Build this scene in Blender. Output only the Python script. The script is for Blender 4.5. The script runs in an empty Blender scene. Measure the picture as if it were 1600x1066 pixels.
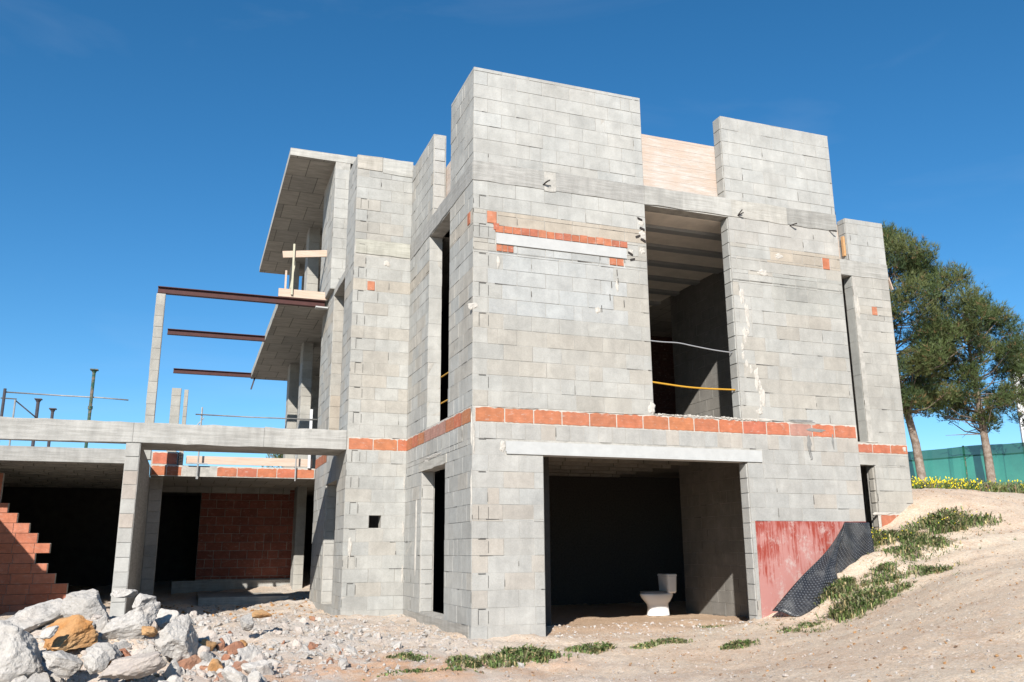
import bpy, math, random
import numpy as np
from mathutils import Vector, Matrix
rnd = random.Random(7)
C = bpy.context.scene.collection
sc = bpy.context.scene

# ------------------------------------------------------------------ camera
YAW, PIT, ROL = 0.352645, 0.23757, 0.0066004
CAM = Vector((-3.19448, -10.10544, 0.84924)); FPX = 1356.244
fw = Vector((math.sin(YAW)*math.cos(PIT), math.cos(YAW)*math.cos(PIT), math.sin(PIT)))
rt = Vector((math.cos(YAW), -math.sin(YAW), 0)); dn = fw.cross(rt)
r2 = rt*math.cos(ROL)+dn*math.sin(ROL); d2 = -rt*math.sin(ROL)+dn*math.cos(ROL)
cd = bpy.data.cameras.new('camera'); cam = bpy.data.objects.new('camera', cd); C.objects.link(cam)
cam.matrix_world = Matrix(((r2.x, -d2.x, -fw.x, CAM.x), (r2.y, -d2.y, -fw.y, CAM.y), (r2.z, -d2.z, -fw.z, CAM.z), (0, 0, 0, 1)))
cd.sensor_width = 36; cd.lens = FPX/1600*36; cd.clip_end = 3000; cd.clip_start = 0.05
sc.camera = cam

# ------------------------------------------------------------------ sky, sun, exposure
SUND = Vector((0.57, 1.0, -0.65))            # the way the light travels
elev = math.atan2(0.65, math.hypot(0.57, 1.0))
w = bpy.data.worlds.new('World'); sc.world = w; w.use_nodes = True
nt = w.node_tree; bg = nt.nodes['Background']
sky = nt.nodes.new('ShaderNodeTexSky'); sky.sky_type = 'NISHITA'; sky.sun_disc = False
sky.sun_elevation = elev; sky.sun_rotation = math.atan2(-0.57, -1.0)
sky.altitude = 300; sky.air_density = 0.9; sky.dust_density = 0.02; sky.ozone_density = 4.5
bg.inputs['Strength'].default_value = 0.082
tc = nt.nodes.new('ShaderNodeTexCoord'); mp = nt.nodes.new('ShaderNodeMapping'); mp.inputs['Scale'].default_value = (1.2, 1.2, 5)
cn = nt.nodes.new('ShaderNodeTexNoise'); cn.inputs['Scale'].default_value = 2.1; cn.inputs['Detail'].default_value = 7; cn.inputs['Distortion'].default_value = 0.7
cr = nt.nodes.new('ShaderNodeMapRange'); cr.inputs[1].default_value = 0.5; cr.inputs[2].default_value = 0.85; cr.inputs[3].default_value = 0; cr.inputs[4].default_value = 0.1
mx = nt.nodes.new('ShaderNodeMix'); mx.data_type = 'RGBA'; mx.inputs[7].default_value = (5.5, 6.0, 6.6, 1)
nt.links.new(tc.outputs['Generated'], mp.inputs[0]); nt.links.new(mp.outputs[0], cn.inputs[0]); nt.links.new(cn.outputs[0], cr.inputs[0])
hs = nt.nodes.new('ShaderNodeHueSaturation'); hs.inputs['Hue'].default_value = .493; hs.inputs['Saturation'].default_value = 1.22; nt.links.new(sky.outputs[0], hs.inputs['Color'])
nt.links.new(cr.outputs[0], mx.inputs[0]); nt.links.new(hs.outputs[0], mx.inputs[6]); nt.links.new(mx.outputs[2], bg.inputs[0])
sl = bpy.data.lights.new('sun', 'SUN'); sl.energy = 4.8; sl.angle = math.radians(0.5); sl.color = (1.0, 0.955, 0.89)
so = bpy.data.objects.new('sun', sl); C.objects.link(so); so.rotation_euler = SUND.to_track_quat('-Z', 'Y').to_euler()
so.location = (-8, -14, 14)
sc.view_settings.view_transform = 'Standard'; sc.view_settings.look = 'None'; sc.view_settings.gamma = 1
sc.view_settings.exposure = 0.84

# ------------------------------------------------------------------ helpers
OFF = {}
def tag(o, label=None, cat=None, group=None, kind=None):
    if label: o['label'] = label
    if cat: o['category'] = cat
    if group: o['group'] = group
    if kind: o['kind'] = kind
    return o
def empty(name, loc, label, cat, group=None):
    o = bpy.data.objects.new(name, None); C.objects.link(o); o.location = loc; o.empty_display_size = 0.2
    OFF[o.name] = Vector(loc); return tag(o, label, cat, group)

class MB:
    def __init__(s): s.v = []; s.f = []; s.m = []; s.c = []
    def poly(s, pts, m=0, col=(1, 1, 1), n=None):
        if n is not None:
            a = Vector(pts[1])-Vector(pts[0]); b = Vector(pts[2])-Vector(pts[0])
            if a.cross(b).dot(Vector(n)) < 0: pts = pts[::-1]
        i = len(s.v); s.v.extend([tuple(p) for p in pts]); s.f.append(tuple(range(i, i+len(pts)))); s.m.append(m); s.c.append(col)
    def box(s, x0, x1, y0, y1, z0, z1, m=0, col=(1, 1, 1), jit=0):
        j = (lambda: (rnd.random()-.5)*jit) if jit else (lambda: 0)
        P = [(x+j(), y+j(), z+j()) for z in (z0, z1) for (x, y) in ((x0, y0), (x1, y0), (x1, y1), (x0, y1))]
        i = len(s.v); s.v.extend(P)
        for f in ((3, 2, 1, 0), (4, 5, 6, 7), (0, 1, 5, 4), (1, 2, 6, 5), (2, 3, 7, 6), (3, 0, 4, 7)):
            s.f.append(tuple(i+k for k in f)); s.m.append(m); s.c.append(col)
    def obox(s, c, ax, ay, az, m=0, col=(1, 1, 1)):   # oriented box: centre, half axes
        c = Vector(c); ax, ay, az = Vector(ax), Vector(ay), Vector(az); i = len(s.v)
        for k in (-1, 1):
            for (a, b) in ((-1, -1), (1, -1), (1, 1), (-1, 1)): s.v.append(tuple(c+ax*a+ay*b+az*k))
        for f in ((3, 2, 1, 0), (4, 5, 6, 7), (0, 1, 5, 4), (1, 2, 6, 5), (2, 3, 7, 6), (3, 0, 4, 7)):
            s.f.append(tuple(i+k for k in f)); s.m.append(m); s.c.append(col)
    def bar(s, a, b, w, h, m=0, col=(1, 1, 1), up=(0, 0, 1)):
        a, b = Vector(a), Vector(b); d = b-a; x = d.normalized(); y = Vector(up).cross(x)
        if y.length < 1e-4: y = Vector((1, 0, 0)).cross(x)
        y.normalize(); z = x.cross(y); s.obox((a+b)/2, d/2, y*w/2, z*h/2, m, col)
    def tube(s, pts, rad, n=8, m=0, col=(1, 1, 1), cap=True):
        pts = [Vector(p) for p in pts]; R = rad if isinstance(rad, (list, tuple)) else [rad]*len(pts); base = len(s.v)
        for i, p in enumerate(pts):
            d = (pts[min(i+1, len(pts)-1)]-pts[max(i-1, 0)]).normalized()
            u = d.cross(Vector((0, 0, 1)) if abs(d.z) < .95 else Vector((1, 0, 0))).normalized(); vv = d.cross(u)
            for k in range(n):
                a = 2*math.pi*k/n; s.v.append(tuple(p+(u*math.cos(a)+vv*math.sin(a))*R[i]))
        for i in range(len(pts)-1):
            for k in range(n):
                a = base+i*n+k; b = base+i*n+(k+1) % n
                s.f.append((a, b, b+n, a+n)); s.m.append(m); s.c.append(col)
        if cap:
            for q in (base, base+(len(pts)-1)*n): s.f.append(tuple(q+k for k in range(n))); s.m.append(m); s.c.append(col)
    def build(s, name, mats, parent=None, smooth=False, loc=None):
        me = bpy.data.meshes.new(name)
        off = OFF[parent.name] if parent else Vector(loc or (0, 0, 0))
        me.from_pydata([(p[0]-off.x, p[1]-off.y, p[2]-off.z) for p in s.v], [], s.f)
        for m_ in (mats if isinstance(mats, (list, tuple)) else [mats]): me.materials.append(m_)
        me.polygons.foreach_set('material_index', s.m)
        if smooth: me.polygons.foreach_set('use_smooth', [True]*len(s.f))
        ca = me.color_attributes.new('Col', 'FLOAT_COLOR', 'CORNER')
        arr = np.repeat(np.array([(c[0], c[1], c[2], 1) for c in s.c], np.float32), [len(f) for f in s.f], axis=0)
        ca.data.foreach_set('color', arr.ravel())
        o = bpy.data.objects.new(name, me); C.objects.link(o); OFF[o.name] = off
        if parent: o.parent = parent
        else: o.location = off
        return o

# ------------------------------------------------------------------ materials
def newmat(name, rough=0.9):
    m = bpy.data.materials.new(name); m.use_nodes = True; t = m.node_tree; b = t.nodes['Principled BSDF']
    b.inputs['Roughness'].default_value = rough; b.inputs['Specular IOR Level'].default_value = 0.25
    return m, t, b
def N(t, typ, **kw):
    n = t.nodes.new(typ)
    for k, v in kw.items():
        if k.startswith('i_'): n.inputs[k[2:].replace('_', ' ')].default_value = v
        else: setattr(n, k, v)
    return n
def noise(t, vec, scale, detail=4, rough=.6, dist=0):
    n = N(t, 'ShaderNodeTexNoise'); n.inputs['Scale'].default_value = scale; n.inputs['Detail'].default_value = detail
    n.inputs['Roughness'].default_value = rough; n.inputs['Distortion'].default_value = dist; t.links.new(vec, n.inputs['Vector']); return n.outputs[0]
def rng(t, s, a, b, c, d):
    n = N(t, 'ShaderNodeMapRange'); t.links.new(s, n.inputs[0])
    for i, v in enumerate((a, b, c, d)): n.inputs[i+1].default_value = v
    return n.outputs[0]
def mul(t, a, b, op='MULTIPLY'):
    n = N(t, 'ShaderNodeMath', operation=op)
    for i, x in enumerate((a, b)):
        if isinstance(x, (int, float)): n.inputs[i].default_value = x
        else: t.links.new(x, n.inputs[i])
    return n.outputs[0]
def mixc(t, f, a, b, bt='MIX'):
    n = N(t, 'ShaderNodeMix', data_type='RGBA', blend_type=bt)
    for k, x in ((0, f), (6, a), (7, b)):
        if isinstance(x, (int, float)): n.inputs[k].default_value = x
        elif isinstance(x, tuple): n.inputs[k].default_value = (*x, 1) if len(x) == 3 else x
        else: t.links.new(x, n.inputs[k])
    return n.outputs[2]
def scalec(t, col, f):
    n = N(t, 'ShaderNodeVectorMath', operation='SCALE'); t.links.new(col, n.inputs[0])
    if isinstance(f, (int, float)): n.inputs[3].default_value = f
    else: t.links.new(f, n.inputs[3])
    return n.outputs[0]
def pos(t, sx=1, sy=1, sz=1):
    g = N(t, 'ShaderNodeNewGeometry'); m = N(t, 'ShaderNodeMapping'); m.inputs['Scale'].default_value = (sx, sy, sz)
    t.links.new(g.outputs['Position'], m.inputs[0]); return m.outputs[0]
def bump(t, b, h, strength=.5, dist=.01):
    n = N(t, 'ShaderNodeBump'); n.inputs['Strength'].default_value = strength; n.inputs['Distance'].default_value = dist
    t.links.new(h, n.inputs['Height']); t.links.new(n.outputs[0], b.inputs['Normal'])
def attr(t): return N(t, 'ShaderNodeVertexColor', layer_name='Col').outputs[0]

def mat_block():
    m, t, b = newmat('concrete_block', .95); p = pos(t)
    c = attr(t); f = mul(t, rng(t, noise(t, p, 1.3, 5), .25, .75, .84, 1.12), rng(t, noise(t, p, 60, 3), .3, .7, .93, 1.06))
    f = mul(t, f, rng(t, noise(t, pos(t, 5, 5, .7), 1.6, 4), .3, .7, .93, 1.06)); f = mul(t, f, rng(t, noise(t, p, 4.5, 6, .65, .5), .32, .68, .87, 1.08))
    f = mul(t, f, rng(t, noise(t, p, 14, 6, .7), .62, .74, 1, .86))
    c = scalec(t, c, f)
    st = rng(t, noise(t, p, 3.2, 7, .7, .6), .58, .75, 0, .32)
    c = mixc(t, st, c, (.54, .52, .48)); t.links.new(c, b.inputs['Base Color'])
    bump(t, b, mul(t, noise(t, p, 110, 3), noise(t, p, 22, 3)), .35, .005); return m
def mat_mortar():
    m, t, b = newmat('mortar', .95); p = pos(t)
    c = mixc(t, rng(t, noise(t, p, 7, 5, .7), .36, .6, 0, 1), (.42, .41, .385), (.60, .58, .545))
    c = mixc(t, rng(t, noise(t, p, 1.7, 4), .55, .75, 0, .5), c, (.24, .235, .22))
    t.links.new(c, b.inputs['Base Color']); bump(t, b, noise(t, p, 60, 4), .6, .01); return m
def mat_cast(name, c0, c1, streak=1.0):
    m, t, b = newmat(name, .93); p = pos(t); q = pos(t, 1, 1, 14); g = attr(t)
    n1 = noise(t, q, 2.2, 7, .65, .3)
    c = mixc(t, rng(t, n1, .36, .64, 0, 1), c0, c1)
    c = mixc(t, rng(t, noise(t, p, 1.5, 6, .7), .5, .78, 0, .55), c, (.56, .55, .53))
    c = scalec(t, c, rng(t, noise(t, pos(t, 4, 4, 1), 2.3, 4), .3, .7, .84, 1.1))
    c = mixc(t, 1.0, c, g, 'MULTIPLY')
    t.links.new(c, b.inputs['Base Color']); bump(t, b, mul(t, n1, noise(t, p, 60, 3)), .7, .012); return m
def mat_soffit():
    m, t, b = newmat('soffit_concrete', .93)
    p = pos(t); br = N(t, 'ShaderNodeTexBrick', offset=.5); t.links.new(p, br.inputs['Vector'])
    br.inputs['Scale'].default_value = 1; br.inputs['Brick Width'].default_value = 0.5; br.inputs['Row Height'].default_value = 0.8
    br.inputs['Mortar Size'].default_value = .008; br.inputs['Color1'].default_value = (.40, .385, .355, 1); br.inputs['Color2'].default_value = (.52, .49, .44, 1); br.inputs['Mortar'].default_value = (.2, .19, .17, 1)
    c = scalec(t, br.outputs[0], rng(t, noise(t, pos(t, 1, 5, 1), 3, 6, .7), .3, .7, .7, 1.2))
    t.links.new(c, b.inputs['Base Color']); bump(t, b, noise(t, p, 30, 4), .3, .01); return m
def mat_clay():
    m, t, b = newmat('clay_brick', .9); p = pos(t); c = attr(t)
    c = scalec(t, c, rng(t, noise(t, p, 9, 5), .3, .7, .8, 1.18))
    c = mixc(t, rng(t, noise(t, pos(t, 1, 1, 2.5), 11, 6, .75, .5), .56, .7, 0, .6), c, (.56, .46, .4))
    t.links.new(c, b.inputs['Base Color'])
    wv = N(t, 'ShaderNodeTexWave', bands_direction='Z'); wv.inputs['Scale'].default_value = 9; wv.inputs['Distortion'].default_value = .4; t.links.new(p, wv.inputs[0])
    bump(t, b, wv.outputs[1], .12, .004); return m
def mat_plain(name, col, rough=.8, ns=12, amt=.25, metal=0, bs=.2, col2=None, attrib=False):
    m, t, b = newmat(name, rough); p = pos(t); b.inputs['Metallic'].default_value = metal
    n1 = noise(t, p, ns, 5, .65)
    if col2: c = mixc(t, rng(t, n1, .42, .62, 0, 1), col, col2)
    else:
        rgb = N(t, 'ShaderNodeRGB'); rgb.outputs[0].default_value = (*col, 1); c = scalec(t, rgb.outputs[0], rng(t, n1, .25, .75, 1-amt, 1+amt))
    if attrib: c = mixc(t, 1.0, c, attr(t), 'MULTIPLY')
    t.links.new(c, b.inputs['Base Color']); bump(t, b, noise(t, p, ns*4, 4), bs, .01); return m
def mat_wood(name, a, c2):
    m, t, b = newmat(name, .75); p = pos(t, 1.2, 8, 22)
    n1 = noise(t, p, 3, 5, .6, .6); c = mixc(t, rng(t, n1, .35, .65, 0, 1), a, c2)
    c = mixc(t, rng(t, noise(t, pos(t), 3, 4), .52, .68, 0, .5), c, (.55, .5, .44))
    t.links.new(c, b.inputs['Base Color']); bump(t, b, n1, .3, .004); return m
def mat_board():     # pink-white formwork boards of the parapets
    m, t, b = newmat('formwork_board_face', .9); n1 = noise(t, pos(t, 1.5, 1.5, 16), 2.2, 7, .7, .5)
    c = mixc(t, rng(t, n1, .38, .62, 0, 1), (.54, .44, .36), (.66, .60, .55))
    g = N(t, 'ShaderNodeNewGeometry'); s = N(t, 'ShaderNodeSeparateXYZ'); t.links.new(g.outputs['Position'], s.inputs[0])
    c = mixc(t, rng(t, noise(t, pos(t), 1.6, 5, .7), .42, .6, 0, .75), c, (.58, .45, .36)); c = mixc(t, rng(t, noise(t, pos(t, 1, 1, 1.6), 5, 7, .8), .56, .7, 0, .7), c, (.46, .42, .38))
    zz = mul(t, s.outputs[2], 7.6923); fr = mul(t, zz, 1, 'FRACT') if False else N(t, 'ShaderNodeMath', operation='FRACT')
    if hasattr(fr, 'inputs'): t.links.new(zz, fr.inputs[0]); fr = fr.outputs[0]
    ln = rng(t, fr, 0.0, .07, .72, 1)
    c = scalec(t, c, ln); t.links.new(c, b.inputs['Base Color']); bump(t, b, mul(t, n1, ln), .8, .012); return m
def mat_redpaint():
    m, t, b = newmat('red_waterproof_paint', .7)
    n1 = noise(t, pos(t, 9, 9, .9), 2.6, 8, .72, .3); n2 = noise(t, pos(t, 1, 1, .7), 2.3, 4)
    g = N(t, 'ShaderNodeNewGeometry'); s = N(t, 'ShaderNodeSeparateXYZ'); t.links.new(g.outputs['Position'], s.inputs[0])
    grad = rng(t, s.outputs[2], .1, 1.2, .11, -.045)
    n3 = noise(t, pos(t, 30, 30, 3.5), 1.5, 3, .6)
    f = rng(t, mul(t, mul(t, mul(t, mul(t, n1, .45), mul(t, n2, .45), 'ADD'), mul(t, n3, .16), 'ADD'), grad, 'ADD'), .47, .56, 0, .92)
    c = mixc(t, f, (.35, .06, .04), (.52, .25, .22)); 
    c = mixc(t, rng(t, noise(t, pos(t, 1.3, 1, 1), 3.3, 8, .8), .52, .64, 0, .8), c, (.58, .46, .42))
    t.links.new(c, b.inputs['Base Color']); bump(t, b, n1, .3, .005); return m
def mat_dimple():
    m, t, b = newmat('dimpled_membrane', .42); b.inputs['Specular IOR Level'].default_value = .5
    a = N(t, 'ShaderNodeUVMap'); s = N(t, 'ShaderNodeSeparateXYZ'); t.links.new(a.outputs[0], s.inputs[0])
    def sn(x):
        n = N(t, 'ShaderNodeMath', operation='SINE'); t.links.new(mul(t, x, 2*math.pi/.05), n.inputs[0]); return n.outputs[0]
    h = mul(t, sn(s.outputs[0]), sn(s.outputs[1])); h = rng(t, h, .0, .6, 0, 1)
    c = mixc(t, h, (.014, .015, .018), (.085, .09, .1)); c = mixc(t, rng(t, noise(t, pos(t), 4, 6, .7), .5, .72, 0, .5), c, (.16, .16, .155))  # dimple tops coloured lighter as a painted highlight; pale patches are dust
    t.links.new(c, b.inputs['Base Color']); bump(t, b, h, 1, .02); return m
def mat_ground():
    m, t, b = newmat('sandy_ground', .97); p = pos(t)
    big = noise(t, p, .45, 5, .6, .4); mid = noise(t, p, 2.6, 7, .65); fine = noise(t, p, 28, 5, .7)
    c = mixc(t, rng(t, big, .35, .65, 0, 1), (.62, .46, .33), (.64, .52, .39))
    c = mixc(t, rng(t, mid, .5, .66, 0, .7), c, (.53, .36, .24))
    v = N(t, 'ShaderNodeTexVoronoi'); v.inputs['Scale'].default_value = 34; t.links.new(p, v.inputs['Vector'])
    c = mixc(t, rng(t, v.outputs['Distance'], .12, .5, .45, 0), c, (.72, .68, .62))
    c = scalec(t, c, rng(t, fine, .3, .7, .76, 1.18))
    g = N(t, 'ShaderNodeNewGeometry'); s = N(t, 'ShaderNodeSeparateXYZ'); t.links.new(g.outputs['Position'], s.inputs[0])
    lf = mul(t, rng(t, s.outputs[0], 1.6, -1.2, 0, 1), rng(t, noise(t, p, 1.4, 5, .7), .40, .56, .15, 1))    # grey debris dust by the rubble
    c = mixc(t, mul(t, lf, .6), c, (.57, .53, .49))
    dx_ = mul(t, mul(t, s.outputs[0], 1.2, 'ADD'), 1/1.9); dy_ = mul(t, mul(t, s.outputs[1], 1.75, 'ADD'), 1/.85)
    rr = mul(t, mul(t, dx_, dx_), mul(t, dy_, dy_), 'ADD'); ef = mul(t, rng(t, rr, .1, 1.3, 1, 0), rng(t, noise(t, p, 2.2, 6, .7), .40, .56, 0, .9)); c = mixc(t, ef, c, (.58, .34, .20))
    ga = mul(t, mul(t, rng(t, s.outputs[1], -.05, .25, 0, 1), rng(t, s.outputs[0], .6, .9, 0, 1)), rng(t, s.outputs[0], 5.4, 5.2, 0, 1)); c = mixc(t, mul(t, ga, .6), c, (.50, .33, .21))
    v2 = N(t, 'ShaderNodeTexVoronoi'); v2.inputs['Scale'].default_value = 16; t.links.new(p, v2.inputs['Vector']); sp = rng(t, v2.outputs['Color'], .0, .12, 1, 0); c = mixc(t, mul(t, sp, rng(t, v2.outputs['Distance'], .2, .3, .6, 0)), c, (.33, .22, .15))
    t.links.new(c, b.inputs['Base Color']); c2_ = noise(t, p, 95, 3, .8); c = scalec(t, c, rng(t, c2_, .32, .68, .66, 1.27)); t.links.new(c, b.inputs['Base Color'])
    bump(t, b, mul(t, mul(t, fine, c2_, 'ADD'), mul(t, noise(t, p, 9, 5, .7), 1.5), 'ADD'), .6, .022); return m
def mat_rock(name, a, c2, c3):
    m, t, b = newmat(name, .95); o = N(t, 'ShaderNodeTexCoord').outputs['Object']; p = pos(t)
    c = mixc(t, rng(t, noise(t, p, 3.5, 5, .6, .2), .35, .65, 0, 1), a, c2); c = mixc(t, rng(t, noise(t, p, 2.2, 5, .7), .55, .7, 0, .6), c, c3)
    oi = N(t, 'ShaderNodeObjectInfo'); c = scalec(t, c, rng(t, oi.outputs['Random'], 0, 1, .86, 1.1))
    c = scalec(t, c, rng(t, noise(t, p, 45, 4, .7), .3, .7, .82, 1.12))
    t.links.new(c, b.inputs['Base Color']); bump(t, b, mul(t, noise(t, p, 22, 7, .8), noise(t, p, 80, 4), 'ADD'), .6, .016); return m
def mat_leaf(name, trans=.15, rough=.6):
    m, t, b = newmat(name, rough); c = attr(t); t.links.new(c, b.inputs['Base Color'])
    tr = N(t, 'ShaderNodeBsdfTranslucent'); t.links.new(c, tr.inputs[0]); mxs = N(t, 'ShaderNodeMixShader'); mxs.inputs[0].default_value = trans
    t.links.new(b.outputs[0], mxs.inputs[1]); t.links.new(tr.outputs[0], mxs.inputs[2]); t.links.new(mxs.outputs[0], t.nodes['Material Output'].inputs[0]); return m
def mat_net():
    m, t, b = newmat('green_shade_net', .7); p = pos(t)
    c = mixc(t, rng(t, noise(t, p, .8, 4), .35, .65, 0, 1), (.010, .11, .07), (.02, .165, .105)); c = mixc(t, 1.0, c, attr(t), 'MULTIPLY')
    t.links.new(c, b.inputs['Base Color'])
    tr = N(t, 'ShaderNodeBsdfTranslucent'); t.links.new(c, tr.inputs[0]); m1 = N(t, 'ShaderNodeMixShader'); m1.inputs[0].default_value = .3
    t.links.new(b.outputs[0], m1.inputs[1]); t.links.new(tr.outputs[0], m1.inputs[2])
    tp = N(t, 'ShaderNodeBsdfTransparent'); m2 = N(t, 'ShaderNodeMixShader'); m2.inputs[0].default_value = .1
    t.links.new(m1.outputs[0], m2.inputs[1]); t.links.new(tp.outputs[0], m2.inputs[2]); t.links.new(m2.outputs[0], t.nodes['Material Output'].inputs[0]); return m
M = dict(block=mat_block(), mortar=mat_mortar(), cast=mat_cast('cast_concrete', (.34, .335, .32), (.47, .465, .45)), soffit=mat_soffit(), clay=mat_clay(),
    precast=mat_plain('white_precast_concrete', (.52, .52, .505), .8, 6, .1), steel=mat_plain('red_primer_steel', (.085, .03, .026), .6, 9, .25, 0, .1),
    galv=mat_plain('galvanised_tube', (.42, .42, .41), .5, 10, .25, .3), green=mat_plain('green_painted_steel', (.03, .10, .07), .6, 14, .3, 0, .1, (.22, .16, .12)),
    dark=mat_plain('dark_rusty_steel', (.05, .045, .05), .6, 14, .3), wood=mat_wood('pale_timber', (.62, .44, .33), (.70, .57, .46)), board=mat_board(),
    orangewood=mat_wood('orange_plywood', (.62, .32, .13), (.66, .42, .22)), pale=mat_wood('weathered_lath', (.55, .54, .4), (.62, .58, .45)), red=mat_redpaint(), dimple=mat_dimple(), ground=mat_ground(),
    rock=mat_rock('grey_rubble', (.64, .60, .55), (.57, .53, .485), (.62, .54, .46)), rockpink=mat_rock('pinkish_rubble', (.66, .58, .51), (.58, .5, .44), (.55, .38, .27)),
    rockorange=mat_rock('ochre_rock', (.52, .24, .08), (.58, .36, .18), (.38, .27, .19)), porcelain=mat_plain('white_porcelain', (.72, .72, .71), .22, 5, .03, 0, 0), seat=mat_plain('grey_toilet_seat', (.3, .3, .31), .35, 5, .05, 0, 0),
    yellow=mat_plain('yellow_hose', (.68, .36, .04), .5, 8, .06, 0, 0), grey=mat_plain('grey_conduit', (.36, .36, .37), .5, 8, .06, 0, 0), rebar=mat_plain('rusty_wire', (.03, .024, .022), .8, 20, .3),
    leaf=mat_leaf('weed_leaf'), needle=mat_leaf('pine_needle', .1), bark=mat_plain('pine_bark', (.22, .16, .12), .95, 9, .4, 0, .9, (.36, .30, .25)), net=mat_net(),
    white=mat_plain('white_render', (.78, .78, .77), .85, 3, .04), glass=mat_plain('dark_window_glass', (.05, .06, .07), .1, 3, .1, 0, 0), plaster=mat_plain('smooth_grey_render', (.42, .42, .41), .9, 3, .12, 0, .15),
    brickbit=mat_rock('broken_clay_brick', (.45, .2, .12), (.5, .28, .18), (.5, .4, .33)), palemortar=mat_plain('pale_mortar_smear', (.60, .56, .50), .95, 18, .18, 0, .6), stain=mat_plain('damp_stain', (.27, .265, .25), .9, 10, .3), ceil=mat_plain('pale_ceiling', (.72, .64, .55), .9, 4, .15), earth=mat_plain('brown_earth', (.34, .22, .14), .95, 14, .35), shadedwall=mat_plain('shade_darkened_masonry', (.12, .11, .10), .95, 5, .3), gap=mat_plain('open_joint_shaded_core', (.07, .066, .06), .95, 30, .4), pvc=mat_plain('white_plastic', (.7, .7, .7), .5, 4, .03, 0, 0))  # the dark interior masonry has indoor shade put into its colour

for _k, _m in M.items():          # overall albedo level of the site materials
    if _k in ('porcelain', 'needle', 'leaf', 'gap', 'rebar', 'dark', 'dimple', 'net'): continue
    _t = _m.node_tree; _b = _t.nodes['Principled BSDF']; _l = _b.inputs['Base Color'].links[0].from_socket
    if _k in ('block', 'mortar', 'cast', 'soffit'): _l = mixc(_t, 1.0, _l, (1.015, 1.0, .965), 'MULTIPLY')
    _t.links.new(scalec(_t, _l, {'clay': .69, 'white': .75, 'rock': .65, 'rockpink': .68, 'rockorange': .66, 'brickbit': .6, 'ground': .92, 'shadedwall': .45, 'block': .705, 'mortar': .61, 'cast': .69, 'precast': .69, 'ceil': 1.0, 'board': .69, 'soffit': .6}.get(_k, .66)), _b.inputs['Base Color'])
# ------------------------------------------------------------------ masonry
def subtract(iv, holes):
    out = [iv]
    for a, b in holes:
        nx = []
        for p, q in out:
            if b <= p or a >= q: nx.append((p, q)); continue
            if a > p: nx.append((p, a))
            if b < q: nx.append((b, q))
        out = nx
    return [(p, q) for p, q in out if q-p > .03]
def pillow(mb, O, U, Nn, u0, u1, z0, z1, pr, m, col, gap=.005, tilt=.0015):
    P = lambda u, z, d: (O[0]+U[0]*u+Nn[0]*d, O[1]+U[1]*u+Nn[1]*d, z)
    g = gap; hgap = gap*1.7
    a = [P(u0+hgap, z0+g*.8, pr+rnd.uniform(-tilt, tilt)), P(u1-hgap, z0+g*.8, pr+rnd.uniform(-tilt, tilt)), P(u1-hgap, z1-g*.8, pr+rnd.uniform(-tilt, tilt)), P(u0+hgap, z1-g*.8, pr+rnd.uniform(-tilt, tilt))]
    q = [P(u0+g*.5, z0+g*.5, 0.0008), P(u1-g*.5, z0+g*.5, 0.0008), P(u1-g*.5, z1-g*.5, 0.0008), P(u0+g*.5, z1-g*.5, 0.0008)]
    mb.poly(a, m, col, Nn); dc = tuple(x*.93 for x in col)
    for k in range(4): mb.poly([a[k], a[(k+1) % 4], q[(k+1) % 4], q[k]], m, dc)
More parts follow.
